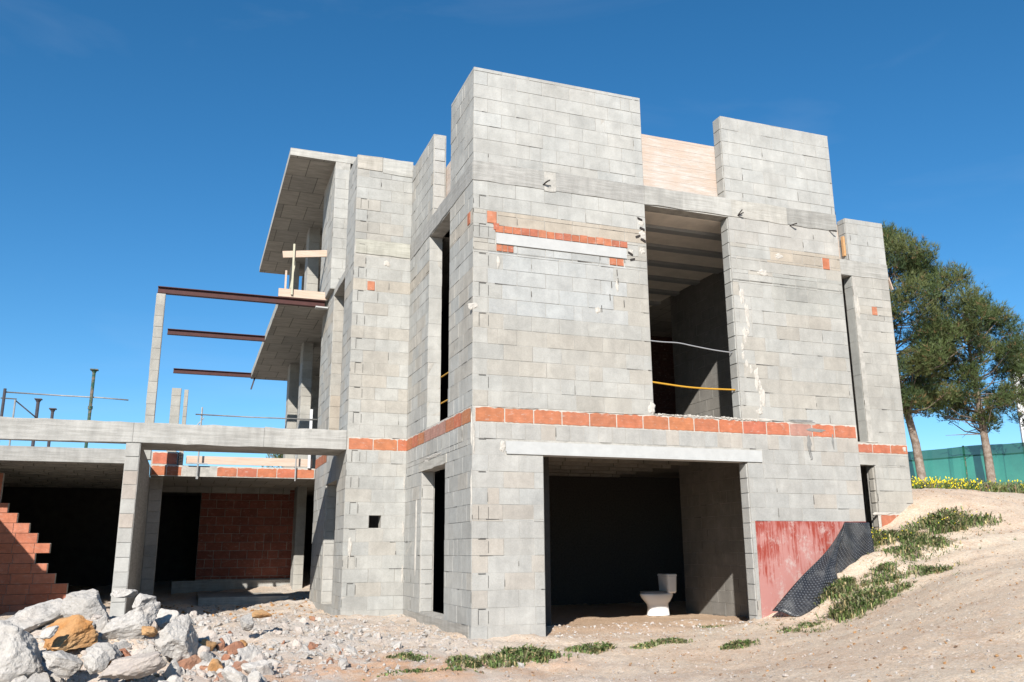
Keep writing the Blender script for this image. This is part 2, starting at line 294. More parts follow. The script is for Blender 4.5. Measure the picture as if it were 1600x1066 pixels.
def blocks(mb, O, U, Nn, L0, L1, z0, z1, holes=(), tone=None, bl=.4, bh=.2, m=0, pr=.0032, par=0, half=(), gap=.0042):
    nz = int(math.floor(z0/bh+1e-6)); z = nz*bh
    while z < z1-.02:
        a0, a1 = max(z, z0), min(z+bh, z1)
        if a1-a0 > .02:
            zz = [a0, a1]
            for h in holes:      # clip rows that meet a hole's top or bottom
                for q in (h[2], h[3]):
                    if a0+.025 < q < a1-.025: zz.append(q)
            zz = sorted(set(zz))
            for r0, r1 in zip(zz, zz[1:]):
                zc = (r0+r1)/2; row = int(round(z/bh))
                for p, q in subtract((L0, L1), [(h[0], h[1]) for h in holes if h[2] < zc < h[3]]):
                    B = bl*.5 if row in half else bl
                    off = (B/2 if (row+par) % 2 else 0); k = math.floor((p-L0-off)/B); cuts = [p]
                    while True:
                        k += 1; c = L0+off+k*B+rnd.uniform(-.012, .012)
                        if c >= q-.05: break
                        if c > p+.05: cuts.append(c)
                        if rnd.random() < .07 and row not in half: cuts.append(c+rnd.uniform(.1, .2))
                    cuts = sorted(x for x in cuts if x < q-.04)+[q]
                    for c0, c1 in zip(cuts, cuts[1:]):
                        if c1-c0 < .03: continue
                        v = rnd.gauss(1, .02); v = v*(.93 if rnd.random() < .06 else 1)
                        base = tone((c0+c1)/2, zc) if tone else GREY
                        w_ = rnd.gauss(0, .006); col = (base[0]*(v+w_), base[1]*v, base[2]*(v-w_))
                        pillow(mb, O, U, Nn, c0, c1, r0, r1, pr+rnd.uniform(-.002, .0035), m, col, gap+rnd.uniform(-.0015, .002))
                        if bl == .4 and m == 0:
                            q_ = rnd.random(); Pq = lambda a, b: (O[0]+U[0]*a+Nn[0]*(pr+.006), O[1]+U[1]*a+Nn[1]*(pr+.006), b)
                            if q_ < .13:
                                a = rnd.uniform(c0, c0+(c1-c0)*.6); e = min(c1, a+rnd.uniform(.06, .3)); hh = rnd.uniform(.0025, .006); mb.poly([Pq(a, r0-hh), Pq(e, r0-hh*.3), Pq(e, r0+hh*.4), Pq(a, r0+hh)], 5, (1, 1, 1), Nn)
                            elif q_ < .2:
                                a = c0; hh = rnd.uniform(.002, .006); b1 = rnd.uniform(r0, r0+.08); b2 = min(r1, b1+rnd.uniform(.05, .14)); mb.poly([Pq(a-hh, b1), Pq(a+hh, b1), Pq(a+hh*.5, b2), Pq(a-hh*.6, b2)], 5, (1, 1, 1), Nn)
        z += bh
GREY = (.42, .418, .40); COOL = (.46, .462, .45); WARM = (.43, .41, .375); LIGHT = (.46, .455, .44); TAN = (.455, .405, .345)
CLAYS = [(.50, .18, .095), (.47, .165, .09), (.52, .21, .12), (.44, .15, .09)]
def core(mb, axis, p0, p1, u0, u1, z0, z1, holes=(), m=1):
    us = sorted({u0, u1} | {min(max(h[i], u0), u1) for h in holes for i in (0, 1)}); zs = sorted({z0, z1} | {min(max(h[i], z0), z1) for h in holes for i in (2, 3)})
    nu, nz = len(us)-1, len(zs)-1
    solid = [[not any(h[0] < (us[i]+us[i+1])/2 < h[1] and h[2] < (zs[j]+zs[j+1])/2 < h[3] for h in holes) for j in range(nz)] for i in range(nu)]
    P = (lambda u, d, z: (u, d, z)) if axis == 'Y' else (lambda u, d, z: (d, u, z))
    n = (lambda a, b, c: (a, b, c)) if axis == 'Y' else (lambda a, b, c: (b, a, c))
    S = lambda i, j: 0 <= i < nu and 0 <= j < nz and solid[i][j]
    for i in range(nu):
        for j in range(nz):
            if not solid[i][j]: continue
            a, b, c, d = us[i], us[i+1], zs[j], zs[j+1]
            mb.poly([P(a, p0, c), P(b, p0, c), P(b, p0, d), P(a, p0, d)], m, n=n(0, -1, 0))
            mb.poly([P(a, p1, c), P(b, p1, c), P(b, p1, d), P(a, p1, d)], m, n=n(0, 1, 0))
            if not S(i-1, j): mb.poly([P(a, p0, c), P(a, p1, c), P(a, p1, d), P(a, p0, d)], m, n=n(-1, 0, 0))
            if not S(i+1, j): mb.poly([P(b, p0, c), P(b, p1, c), P(b, p1, d), P(b, p0, d)], m, n=n(1, 0, 0))
            if not S(i, j-1): mb.poly([P(a, p0, c), P(b, p0, c), P(b, p1, c), P(a, p1, c)], m, n=(0, 0, -1))
            if not S(i, j+1): mb.poly([P(a, p0, d), P(b, p0, d), P(b, p1, d), P(a, p1, d)], m, n=(0, 0, 1))
MX = (1, 0, 0); MY = (0, 1, 0); NX = (-1, 0, 0); NY = (0, -1, 0)
WM = [M['block'], M['mortar'], M['cast'], M['clay'], M['plaster'], M['gap'], M['palemortar'], M['stain']]
def face_slab(mb, O, U, Nn, u0, u1, z0, z1, pr=.004, m=2, col=(1, 1, 1), seg=.18):
    """a thin cast face with slightly ragged long edges"""
    n = max(2, int((u1-u0)/seg)); P = lambda u, z, d: (O[0]+U[0]*u+Nn[0]*d, O[1]+U[1]*u+Nn[1]*d, z)
    us = [u0+(u1-u0)*i/n for i in range(n+1)]; zt = [z1+rnd.uniform(-.009, .009) for _ in us]; zb = [z0+rnd.uniform(-.009, .009) for _ in us]
    for i in range(n):
        mb.poly([P(us[i], zb[i], pr), P(us[i+1], zb[i+1], pr), P(us[i+1], zt[i+1], pr), P(us[i], zt[i], pr)], m, col, Nn)
        mb.poly([P(us[i], zb[i], pr), P(us[i+1], zb[i+1], pr), P(us[i+1], zb[i+1], 0), P(us[i], zb[i], 0)], m, col)
        mb.poly([P(us[i], zt[i], pr), P(us[i+1], zt[i+1], pr), P(us[i+1], zt[i+1], 0), P(us[i], zt[i], 0)], m, col)
    for k in (0, n): mb.poly([P(us[k], zb[k], pr), P(us[k], zt[k], pr), P(us[k], zt[k], 0), P(us[k], zb[k], 0)], m, col)
def smear(mb, O, U, Nn, u, z, w_, h, m=1, col=(1, 1, 1), pr=.014, n=14):
    P = lambda a, b, d: (O[0]+U[0]*a+Nn[0]*d, O[1]+U[1]*a+Nn[1]*d, b)
    ring = []; rin = []
    for k in range(n):
        a = 2*math.pi*k/n; r = rnd.uniform(.6, 1.1); ring.append((u+math.cos(a)*w_/2*r, z+math.sin(a)*h/2*r)); rin.append((u+math.cos(a)*w_/2*r*.7, z+math.sin(a)*h/2*r*.7))
    hs = [pr+rnd.uniform(-.004, .004) for _ in rin]
    for k in range(n):
        j = (k+1) % n
        mb.poly([P(*ring[k], 0.002), P(*ring[j], 0.002), P(*rin[j], hs[j]), P(*rin[k], hs[k])], m, col, Nn)
        mb.poly([P(*rin[k], hs[k]), P(*rin[j], hs[j]), P(u, z, pr)], m, col, Nn)
def band(mb, O, U, Nn, u0, u1, z0=2.4, z1=2.6, L=.388, worn=None, start=0):
    u = u0+start
    P = lambda a, b, d: (O[0]+U[0]*a+Nn[0]*d, O[1]+U[1]*a+Nn[1]*d, b)
    mb.poly([P(u0, z0-.004, .0015), P(u1, z0-.004, .0015), P(u1, z1+.004, .0015), P(u0, z1+.004, .0015)], 6, (1, 1, 1), Nn)
    while u < u1-.03:
        e = min(u+L, u1); c = rnd.choice(CLAYS[:2]); c = tuple(x*rnd.uniform(.93, 1.07) for x in c)
        if worn and worn[0] < u < worn[1]: c = (.43, .23, .18)
        n = 9; ua, ub = u+.007, e-.007; top = [z1-.018+rnd.uniform(-.010, .008) for _ in range(n+1)]; bot = [z0+.010+rnd.uniform(-.004, .004) for _ in range(n+1)]; top[0] -= .008; top[n] -= .008
        for k in range(n):
            x0, x1 = ua+(ub-ua)*k/n, ua+(ub-ua)*(k+1)/n; mb.poly([P(x0, bot[k], .007), P(x1, bot[k+1], .007), P(x1, top[k+1], .007), P(x0, top[k], .007)], 3, c, Nn)
            mb.poly([P(x0, top[k], .007), P(x1, top[k+1], .007), P(x1, top[k+1], .0015), P(x0, top[k], .0015)], 3, c)
        u = e
def quoins(mb, O, U, Nn, z0, z1, flip=1):
    P = lambda a, b: (O[0]+U[0]*a*flip+Nn[0]*.0125, O[1]+U[1]*a*flip+Nn[1]*.0125, b); z = z0
    while z < z1:
        for a0, a1, b0, b1 in ((.075, .081, z+.02, z+.18), (.075, .17, z+.188, z+.196), (.20, .205, z+.03, z+.17)):
            if rnd.random() < .72: mb.poly([P(a0, b0), P(a1, b0), P(a1, b1), P(a0, b1)], 5, (1, 1, 1), Nn)
        z += .4
# tones ------------------------------------------------------------
def tone_front(u, z):
    if z > 5.87: return COOL
    if z > 5.2: return (.455, .455, .44) if u < 2.6 else (.46, .45, .43)
    if z > 5.0 and .3 < u < 2.4: return TAN
    if z > 4.95 and 4.5 < u < 5.9: return TAN
    if 3.75 < z <= 4.95 and .34 < u < 2.1: return (.445, .455, .455)
    if 3.0 < z <= 3.7 and .35 < u < 2.4 and rnd.random() < .75: return WARM
    if 4.5 < u and 4.3 < z < 4.8: return (.40, .40, .38)
    if z > 2.6: return (.435, .43, .41) if rnd.random() < .7 else WARM
    return (.425, .42, .405) if rnd.random() < .75 else (.44, .41, .375)
def tone_left(u, z):
    if 5.0 < z < 5.2: return (.455, .42, .37)
    if 3.0 < z < 4.4 and rnd.random() < .5: return (.435, .415, .38)
    return (.43, .43, .415) if rnd.random() < .85 else (.44, .425, .395)

house = empty('unfinished_house', (2.5, 3, 0), 'unfinished grey concrete block house with square towers, open windows and bare terraces', 'house')
# front wall ---------------------------------------------------------
mb = MB(); O = (0, 0); GX0, GX1 = .93, 3.95; OX0, OX1 = 2.53, 3.91
cut = [(GX0, GX1, -2, 2.02), (OX0, OX1, 2.615, 5.585), (OX0, 3.89, 5.87, 9), (3.89, 6, 7.21, 9)]
core(mb, 'Y', 0, .2, 0, 5.87, -.7, 7.25, cut)
H = cut+[(.42, 4.2, 2.02, 2.19), (-.1, 6, 2.4, 2.6), (-.1, 6, 5.6, 5.87), (4.0, 5.9, -1, 1.225), (.30, 2.22, 4.74, 5.02), (.18, .33, 5.02, 5.2), (5.53, 5.68, 4.96, 5.14), (.31, .56, 4.64, 4.74), (1.94, 2.18, 4.63, 4.74)]
blocks(mb, O, MX, NY, 0, 5.87, -.6, 7.25, H, tone_front, half=(11,))
band(mb, O, MX, NY, 0.03, 5.87, worn=(4.3, 4.9))
face_slab(mb, O, MX, NY, 0, 1.0, 5.6, 5.87, .012, col=(.95, .95, .95)); face_slab(mb, O, MX, NY, 1.0, 1.17, 5.58, 5.86, .016, 1, (1.3, 1.2, 1.05)); face_slab(mb, O, MX, NY, 1.17, 2.53, 5.6, 5.87, .012, col=(.9, .9, .9))
face_slab(mb, O, MX, NY, 2.53, 3.15, 5.6, 5.87, .018, col=(.96, .96, .95)); face_slab(mb, O, MX, NY, 3.15, 3.97, 5.6, 5.87, .015, col=(1.1, 1.1, 1.09)); face_slab(mb, O, MX, NY, 3.97, 4.95, 5.6, 5.87, .012, col=(1.15, 1.13, 1.09)); face_slab(mb, O, MX, NY, 4.95, 5.87, 5.6, 5.87, .012, col=(.84, .84, .83))
quoins(mb, O, MX, NY, 0.0, 2.2); quoins(mb, O, MX, NY, 2.8, 5.5)
for (x, z, a, h) in ((5.0, 2.3, .10, .34), (5.12, 2.5, .5, .08), (5.42, 2.35, .05, .3), (4.9, 2.62, .7, .05), (5.02, 2.12, .06, .14)): smear(mb, O, MX, NY, x, z, a, h, 7, pr=.0105)
for k in range(26):
    smear(mb, O, MX, NY, 2.55+k*.066, 2.605+rnd.uniform(-.008, .012), .09, rnd.uniform(.02, .05), 6, pr=.016)
for (x, z) in ((4.10, 4.22), (4.12, 4.1), (4.13, 3.98), (4.11, 3.86), (4.05, 3.75), (4.0, 3.64), (4.0, 3.52), (4.05, 3.4), (4.12, 3.32), (4.2, 3.24), (4.24, 3.12), (4.25, 3.0), (4.25, 2.88), (4.24, 2.76)): smear(mb, O, MX, NY, x, z, .05, .15, 6, pr=.0105)
for (x, z) in ((2.05, 4.48), (2.06, 4.36), (1.96, 4.3), (1.93, 4.12), (1.8, 3.95), (2.14, 4.05)): mb.poly([(x, -.0125, z), (x+.012, -.0125, z+.01), (x+.008, -.0125, z+.1), (x-.004, -.0125, z+.09)], 5, (1, 1, 1), NY)
# short bricks round the old lintel
u = .30
while u < 2.17: pillow(mb, O, MX, NY, u, u+.118, 4.905+rnd.uniform(-.004, .004), 5.0+rnd.uniform(-.006, .012), .014, 3, rnd.choice(CLAYS), .004, .004); u += .121
pillow(mb, O, MX, NY, .27, .36, 4.93, 5.03, .02, 3, CLAYS[3], .006, .01)
for u in (.315, .395, .475): pillow(mb, O, MX, NY, u, u+.078, 4.645, 4.735, .012, 3, rnd.choice(CLAYS), .004)
for u in (1.95, 2.06): pillow(mb, O, MX, NY, u, u+.105, 4.635, 4.735, .012, 3, rnd.choice(CLAYS), .004)
pillow(mb, O, MX, NY, .185, .325, 5.02, 5.19, .012, 3, CLAYS[2], .006); pillow(mb, O, MX, NY, 5.54, 5.67, 4.96, 5.14, .012, 3, CLAYS[0], .006)
for (u, z, a, h) in ((.015, 2.2, .035, .5), (2.46, 5.3, .1, .1), (2.47, 5.12, .12, .2), (2.46, 4.9, .12, .12), (2.5, 2.68, .12, .2), (-.01, 3.87, .16, .12), (2.28, 4.86, .1, .12), (4.05, 4.4, .1, .3), (4.12, 4.15, .08, .35), (4.06, 3.85, .1, .2),
    (4.2, 3.2, .09, .4), (4.28, 2.95, .1, .35), (4.2, 2.72, .14, .1), (2.05, 4.35, .07, .22), (1.75, 3.98, .1, .14), (.34, 4.5, .05, .2), (4.75, 5.07, .16, .1),  (4.45, 4.78, .2, .12), (3.2, 2.6, .9, .035), (1.9, 2.595, 1.1, .02), (4.2, 2.61, .7, .05),
    (.6, 2.595, .9, .02), (.39, 2.1, .09, .17), (5.0, 2.595, .6, .02)):
    smear(mb, O, MX, NY, u, z, a, h, 6, pr=.011)
# jambs of the two big openings and tower sides
blocks(mb, (GX1, 0), MY, NX, 0.01, .19, -.3, 2.02, (), lambda u, z: LIGHT, bl=.5, pr=.012, gap=.008)
blocks(mb, (OX1, 0), MY, NX, 0.01, .19, 2.62, 5.58, (), lambda u, z: GREY, bl=.5, pr=.012, gap=.008)
blocks(mb, (3.89, 0), MY, NX, 0.01, .19, 5.88, 7.2, (), lambda u, z: GREY, bl=.5, pr=.01, gap=.007)
fw_ = mb.build('front_wall', WM, house)
mb = MB(); mb.box(.43, 4.19, -.012, .19, 2.045, 2.176, 0, jit=.003); mb.box(.44, 4.18, -.02, .189, 2.018, 2.045, 0, jit=.002); mb.build('lintel', M['precast'], fw_)
mb = MB(); mb.box(.31, 2.21, -.02, .1, 4.745, 4.895, 0, jit=.004); mb.build('lintel', M['precast'], fw_)
mb = MB(); mb.box(4.005, 5.868, -.008, .0, -.6, 1.225, 0); mb.build('waterproof_coating', M['red'], fw_)
for (x, z) in ((.98, 5.66), (4.07, 5.62), (5.0, 5.59), (5.72, 5.6)):
    mb = MB()
    for k in range(2):
        a = rnd.uniform(-.6, .9)+(.9 if x in (.98, 4.07) else 0); L = rnd.uniform(.05, .11)
        mb.tube([(x, -.0, z), (x+math.cos(a)*L*.6, -.07, z+math.sin(a)*L*.8), (x+math.cos(a)*L, -.09, z+math.sin(a)*L*1.1)], .009, 5)
    mb.build('rebar', M['rebar'], fw_)
for (x, z) in ((2.44, 5.36), (2.47, 5.22), (2.4, 5.1), (2.48, 5.05), (2.27, 4.83), (2.3, 4.75)):
    mb = MB(); mb.obox((x, -.012, z), (.035, 0, rnd.uniform(-.02, .02)), (0, .008, 0), (rnd.uniform(-.01, .01), 0, .012)); mb.build('chipped_hole', M['rebar'], fw_)
mb = MB(); mb.box(2.3, 4.1, .206, .33, 5.6, 6.80, 0, jit=.004); mb.build('formwork_parapet', M['board'], house)

# left side wall (x = 0) ----------------------------------------------
mb = MB(); DY0, DY1 = 1.19, 2.47; SY0, SY1 = 1.09, 2.22
cutl = [(DY0, DY1, .02, 2.0), (SY0, SY1, 2.61, 5.585), (SY0, 2.07, 5.87, 9), (2.6, 4, 7.3, 9)]
core(mb, 'X', 0, .2, .2, 3.66, -.7, 7.25, cutl)
H = cutl+[(-1, 5, 2.4, 2.6), (-1, 5, 5.6, 5.87), (1.12, 2.62, 2.0, 2.13), (.12, .24, 5.03, 5.2)]
blocks(mb, (0, 0), MY, NX, 0, 3.46, -.5, 7.25, H, tone_left, par=1, half=(11,))
band(mb, (0, 0), MY, NX, 0.05, 3.46, L=.38, worn=(1.1, 2.2)); pillow(mb, (0, 0), MY, NX, .125, .235, 5.03, 5.2, .01, 3, CLAYS[1], .005)
face_slab(mb, (0, 0), MY, NX, 0, 3.46, 5.6, 5.87, .012, col=(.9, .9, .9)); face_slab(mb, (0, 0), MY, NX, 1.12, 2.62, 2.0, 2.12, .012, 2, (1.15, 1.13, 1.08)); face_slab(mb, (0, 0), MY, NX, .1, 3.4, -.2, 0.0, .013, 2, (.95, .93, .9))
blocks(mb, (0, SY1), MX, NY, .0, .2, 2.62, 5.58, (), lambda u, z: (.49, .49, .475), bl=.5, pr=.002, gap=.001)
blocks(mb, (0, DY1), MX, NY, .01, .19, .02, 2.0, (), lambda u, z: LIGHT, bl=.4, pr=.008, gap=.006)
blocks(mb, (0, 2.07), MX, NY, .01, .19, 5.88, 7.22, (), lambda u, z: (.48, .475, .46), bl=.5, pr=.008, gap=.006)
for (u, z, a, h) in ((1.8, 2.16, 1.2, .06), (2.2, 2.12, .5, .05), (2.75, 1.0, .1, 1.6), (.02, 2.3, .05, .5), (.02, 1.5, .04, .8)): smear(mb, (0, 0), MY, NX, u, z, a, h, 6, pr=.012)
lw = mb.build('side_wall', WM, house)
mb = MB(); mb.box(.21, .3, 1.0, 2.2, 5.6, 6.72, 0); mb.build('formwork_parapet', M['board'], house)

# set-back wall facing the camera (y = 3.46) -------------------------------
mb = MB(); cutb = [(-.57, -.38, 1.21, 1.4)]
core(mb, 'Y', 3.46, 3.66, -.95, 0, -.7, 7.38, cutb)
blocks(mb, (0, 3.46), MX, NY, -.95, 0, -.5, 7.12, cutb+[(-2, 1, 2.4, 2.6), (-2, 1, 5.62, 5.88), (-.73, -.58, 5.0, 5.18)], tone_left, half=(11,))
band(mb, (0, 3.46), MX, NY, -.93, 0, 2.4, 2.6); quoins(mb, (-.95, 3.46), MX, NY, .2, 2.2); quoins(mb, (-.95, 3.46), MX, NY, 2.8, 6.6); face_slab(mb, (0, 3.46), MX, NY, -.93, -.02, 5.63, 5.88, .012, col=(1.08, 1.08, 1.0)); face_slab(mb, (0, 3.46), MX, NY, -.95, -.53, 7.13, 7.38, .012, col=(1.18, 1.12, 1.04)); face_slab(mb, (0, 3.46), MX, NY, -.52, 0, 7.10, 7.38, .014, col=(1.2, 1.2, 1.18))
pillow(mb, (0, 3.46), MX, NY, -.72, -.59, 5.01, 5.17, .012, 3, CLAYS[2], .006)
for (u, z, a, h) in ((-.03, 1.9, .03, .3), (-.03, 1.2, .03, .3), (-.03, .5, .03, .4), (-.85, .9, .08, .4), (-.4, 5.5, .12, .12)): smear(mb, (0, 3.46), MX, NY, u, z, a, h, 6, pr=.012)
mb.build('setback_wall', WM, house)
# left face and pier beyond it (x = -0.95) ------------------------------
mb = MB()
core(mb, 'X', -.95, -.75, 3.66, 7.0, -.7, 5.6, [(4.3, 5.52, .0, 2.0), (4.3, 5.52, 2.61, 5.47)])
blocks(mb, (-.95, 0), MY, NX, 3.46, 7.0, -.4, 5.6, [(4.3, 5.52, .0, 2.0), (4.3, 5.52, 2.61, 5.47), (-1, 9, 2.4, 2.6)], tone_left, par=1)
band(mb, (-.95, 0), MY, NX, 5.55, 7.0, L=.38); 
blocks(mb, (0, 5.52), MX, NY, -.94, -.76, .02, 2.0, (), lambda u, z: LIGHT, bl=.5, pr=.008, gap=.006)
blocks(mb, (0, 5.52), MX, NY, -.94, -.76, 2.62, 5.46, (), lambda u, z: TAN if z < 3.7 else WARM, bl=.5, pr=.006, gap=.002)
# upper storey: return, recessed panel and pier
mb.box(-.95, -.75, 3.66, 4.3, 5.6, 7.38, 1); blocks(mb, (-.95, 0), MY, NX, 3.46, 4.3, 5.6, 7.38, (), tone_left, par=1)
mb.box(-.75, -.6, 5.0, 5.5, 7.36, 8.0, 1); blocks(mb, (-.75, 0), MY, NX, 5.0, 5.5, 7.36, 8.0, (), tone_left, par=1); mb.box(-.75, -.6, 4.3, 5.5, 5.48, 7.359, 1); blocks(mb, (-.75, 0), MY, NX, 4.3, 5.5, 5.6, 7.36, (), tone_left, par=1)
mb.box(-1.03, -.752, 5.5, 7.0, 5.602, 8.145, 1); blocks(mb, (0, 5.5), MX, NY, -1.03, -.76, 5.61, 8.0, (), lambda u, z: COOL, par=1); blocks(mb, (-1.03, 0), MY, NX, 5.5, 7.0, 5.61, 8.1, (), tone_left)
mb.build('side_wall', WM, house)

# set-back wall on the right (y = 1.7) ---------------------------------
mb = MB(); RX = 8.45
cutr = [(6.5, 7.62, 2.62, 5.59), (6.5, 7.70, .9, 2.23), (5.8, 7.6, 5.88, 9)]
core(mb, 'Y', 1.7, 1.9, 5.87, RX, -.5, 6.69, cutr)
blocks(mb, (0, 1.7), MX, NY, 5.87, RX, 0.6, 6.69, cutr+[(5, 9, 2.43, 2.6), (5, 9, 5.6, 5.88), (7.6, 8.3, .6, 1.45), (8.0, 8.12, 4.9, 5.06)], lambda u, z: COOL if z > 5.9 else (WARM if 4.9 < z < 5.1 or z < 1.8 else (.43, .42, .395)), half=(11,))
band(mb, (0, 1.7), MX, NY, 7.3, RX, 2.43, 2.6); band(mb, (0, 1.7), MX, NY, 7.66, 8.3, .9, 1.15, L=.33); band(mb, (0, 1.7), MX, NY, 7.66, 8.3, 1.15, 1.42, L=.33, start=.05)
pillow(mb, (0, 1.7), MX, NY, 8.0, 8.12, 4.9, 5.06, .012, 3, CLAYS[2], .006)
face_slab(mb, (0, 1.7), MX, NY, 7.3, RX, 5.6, 5.88, .012, col=(1, 1, .99)); face_slab(mb, (0, 1.7), MX, NY, 7.62, 7.72, 2.62, 5.58, .006, 1)
blocks(mb, (7.62, 0), MY, NX, 1.71, 1.89, 2.63, 5.58, (), lambda u, z: (.46, .47, .46), bl=.5, pr=.003, gap=.001); blocks(mb, (7.6, 0), MY, NX, 1.71, 1.89, 5.9, 6.68, (), lambda u, z: GREY, bl=.5, pr=.008, gap=.006)
blocks(mb, (7.70, 0), MY, NX, 1.72, 1.86, .95, 2.2, (), lambda u, z: WARM, bl=.5, pr=.015, gap=.014)
for (u, z, a, h) in ((7.7, 5.0, .08, .5), (8.38, 2.52, .1, .1), (7.75, 1.42, .5, .06), (7.7, 2.62, .4, .04)): smear(mb, (0, 1.7), MX, NY, u, z, a, h, 6, pr=.016)
mb.build('setback_wall', WM, house)
mb = MB(); mb.box(7.2, 7.7, 1.905, 1.95, 5.9, 6.64, 0); mb.build('formwork_parapet', M['board'], house)
mb = MB(); mb.box(7.55, 7.597, 1.74, 1.79, 5.98, 6.35, 0); mb.build('plywood_strip', M['orangewood'], house)
mb = MB(); mb.box(5.67, 5.87, .2, 1.7, -.5, 7.21, 1); mb.box(8.25, RX, 1.9, 13, -.5, 6.6, 1)
blocks(mb, (RX, 0), MY, MX, 1.7, 13, 1.2, 6.6, (), tone_left); blocks(mb, (5.87, 0), MY, MX, 0, 1.7, .4, 7.2, (), tone_left)
mb.build('side_wall', WM, house)
mb = MB(); mb.bar((8.47, 1.72, 5.65), (8.54, 1.72, 5.43), .05, .02, 0); mb.build('timber_offcut', M['wood'], house)

# inner walls, floors and ceilings -------------------------------------------
def tone_in_shaded(u, z): return (.27, .26, .245)  # block tone lowered to paint in the dimness of the rooms
mb = MB()
for z0, z1 in ((-.5, 2.4), (2.6, 5.6)):
    mb.box(5.18, 5.33, .2, 3.85, z0, z1, 1); blocks(mb, (5.18, 0), MY, NX, .2, 3.85, z0, z1, (), tone_in_shaded, par=1)
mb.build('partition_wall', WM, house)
for z0, z1 in ((-.5, 2.4), (2.6, 5.6)):
    mb = MB(); mb.box(1.3, 1.42, 1.0, 8.0, z0, z1, 0); mb.build('partition_wall', M['shadedwall'], house)  # wall colour carries the darkness of the room
    mb = MB(); mb.box(0.0, .12, 3.66, 13, z0, z1, 0); mb.build('partition_wall', M['shadedwall'], house)
mb = MB()
for z0, z1 in ((-.5, 2.4), (2.6, 5.6)):
    mb.box(1.42, 8.25, 6.8, 6.95, z0, z1, 5); blocks(mb, (0, 6.8), MX, NY, 1.42, 8.25, max(z0, 2.6), z1, (), lambda u, z: (.09, .04, .03), bl=.33, bh=.18, m=3)  # near-black core and bricks: room shade painted into the colours
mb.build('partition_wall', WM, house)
mb = MB(); mb.box(.2, 5.67, .2, 1.9, 2.4, 2.598, 0); mb.box(.2, 8.25, 1.9, 13, 2.4, 2.598, 0)
for k in range(9): mb.box(.2, 5.18, .75+k*.68, .87+k*.68, 2.33, 2.4, 0)
mb.build('floor_slab', M['soffit'], house)
mb = MB(); mb.box(1.42, 5.18, .2, 5.4, 5.58, 5.598, 0); mb.build('ceiling', M['ceil'], house)
mb = MB(); mb.box(.2, 5.67, .2, 3.9, 5.6, 5.868, 0); mb.box(.2, 8.25, 3.9, 13, 5.6, 5.868, 0); mb.box(5.67, 8.25, 1.9, 3.9, 5.6, 5.868, 0)
_rs = mb.build('roof_slab', M['soffit'], house)
for k in range(6):
    mb = MB(); mb.box(1.42, 5.18, .62+k*.72, .77+k*.72, 5.53, 5.6, 0); mb.build('joist', M['plaster'], _rs)
mb = MB(); mb.box(-1.88, -1.03, 5.5, 13.0, 8.15, 8.3, 0); mb.box(-1.03, 3.0, 5.5, 13.0, 8.15, 8.302, 0); rs = mb.build('roof_slab', M['soffit'], house)
mb = MB(); face_slab(mb, (0, 5.5), MX, NY, -1.88, -.6, 8.15, 8.3, .006, 0, (1.2, 1.19, 1.16), 3); face_slab(mb, (-1.88, 0), MY, NX, 5.5, 13, 8.15, 8.3, .006, 0, (1.2, 1.2, 1.18), 3); mb.build('slab_edge', M['cast'], rs)
mb = MB(); mb.box(-1.87, .0, 6.3, 14.0, 5.43, 5.6, 0); bs_ = mb.build('balcony_slab', M['soffit'], house)
mb = MB(); face_slab(mb, (-1.87, 0), MY, NX, 6.3, 14, 5.43, 5.6, .006, 0, (1.15, 1.15, 1.1), .3); mb.build('slab_edge', M['cast'], bs_)
mb = MB(); mb.box(-.75, 3.0, 13.0, 13.15, 2.42, 8.15, 1); mb.build('rear_wall', WM, house)
mb = MB(); mb.box(-.75, -.6, 4.3, 5.5, 5.3, 5.478, 2); mb.build('lintel', WM, house)
mb = MB(); mb.box(.12, 3.0, 3.66, 3.8, 5.87, 7.3, 1); mb.build('partition_wall', WM, house)
mb = MB(); mb.box(-.3, -.15, 7, 13, 5.6, 8.15, 1); mb.build('partition_wall', WM, house)
def column(x0, x1, y0, y1, z0, z1, t=(1, 1, 1)):
    m_ = MB(); m_.box(x0, x1, y0, y1, z0, z1, 1); blocks(m_, (0, y0), MX, NY, x0, x1, z0, z1, (), lambda u, z: (.43*t[0], .42*t[1], .39*t[2]), bl=.6, pr=.006, gap=.004)
    blocks(m_, (x0, 0), MY, NX, y0, y1, z0, z1, (), tone_left, bl=.6, pr=.005, gap=.003); return m_.build('column', WM, house)
column(-1.05, -.83, 9.2, 9.7, 2.42, 5.43); column(-1.05, -.80, 9.2, 9.7, 5.6, 8.15); column(-1.02, -.82, 9.2, 9.7, -.3, 2.23)
column(-1.08, -.85, 11.6, 12.1, 2.42, 5.43); column(-1.15, -.95, 11.9, 12.4, 5.6, 8.15)
column(-4.02, -3.87, 6.2, 6.35, 2.43, 5.42)
column(-3.66, -3.49, 7.6, 7.75, 2.42, 3.95); column(-3.43, -3.36, 7.6, 7.75, 2.42, 3.93)
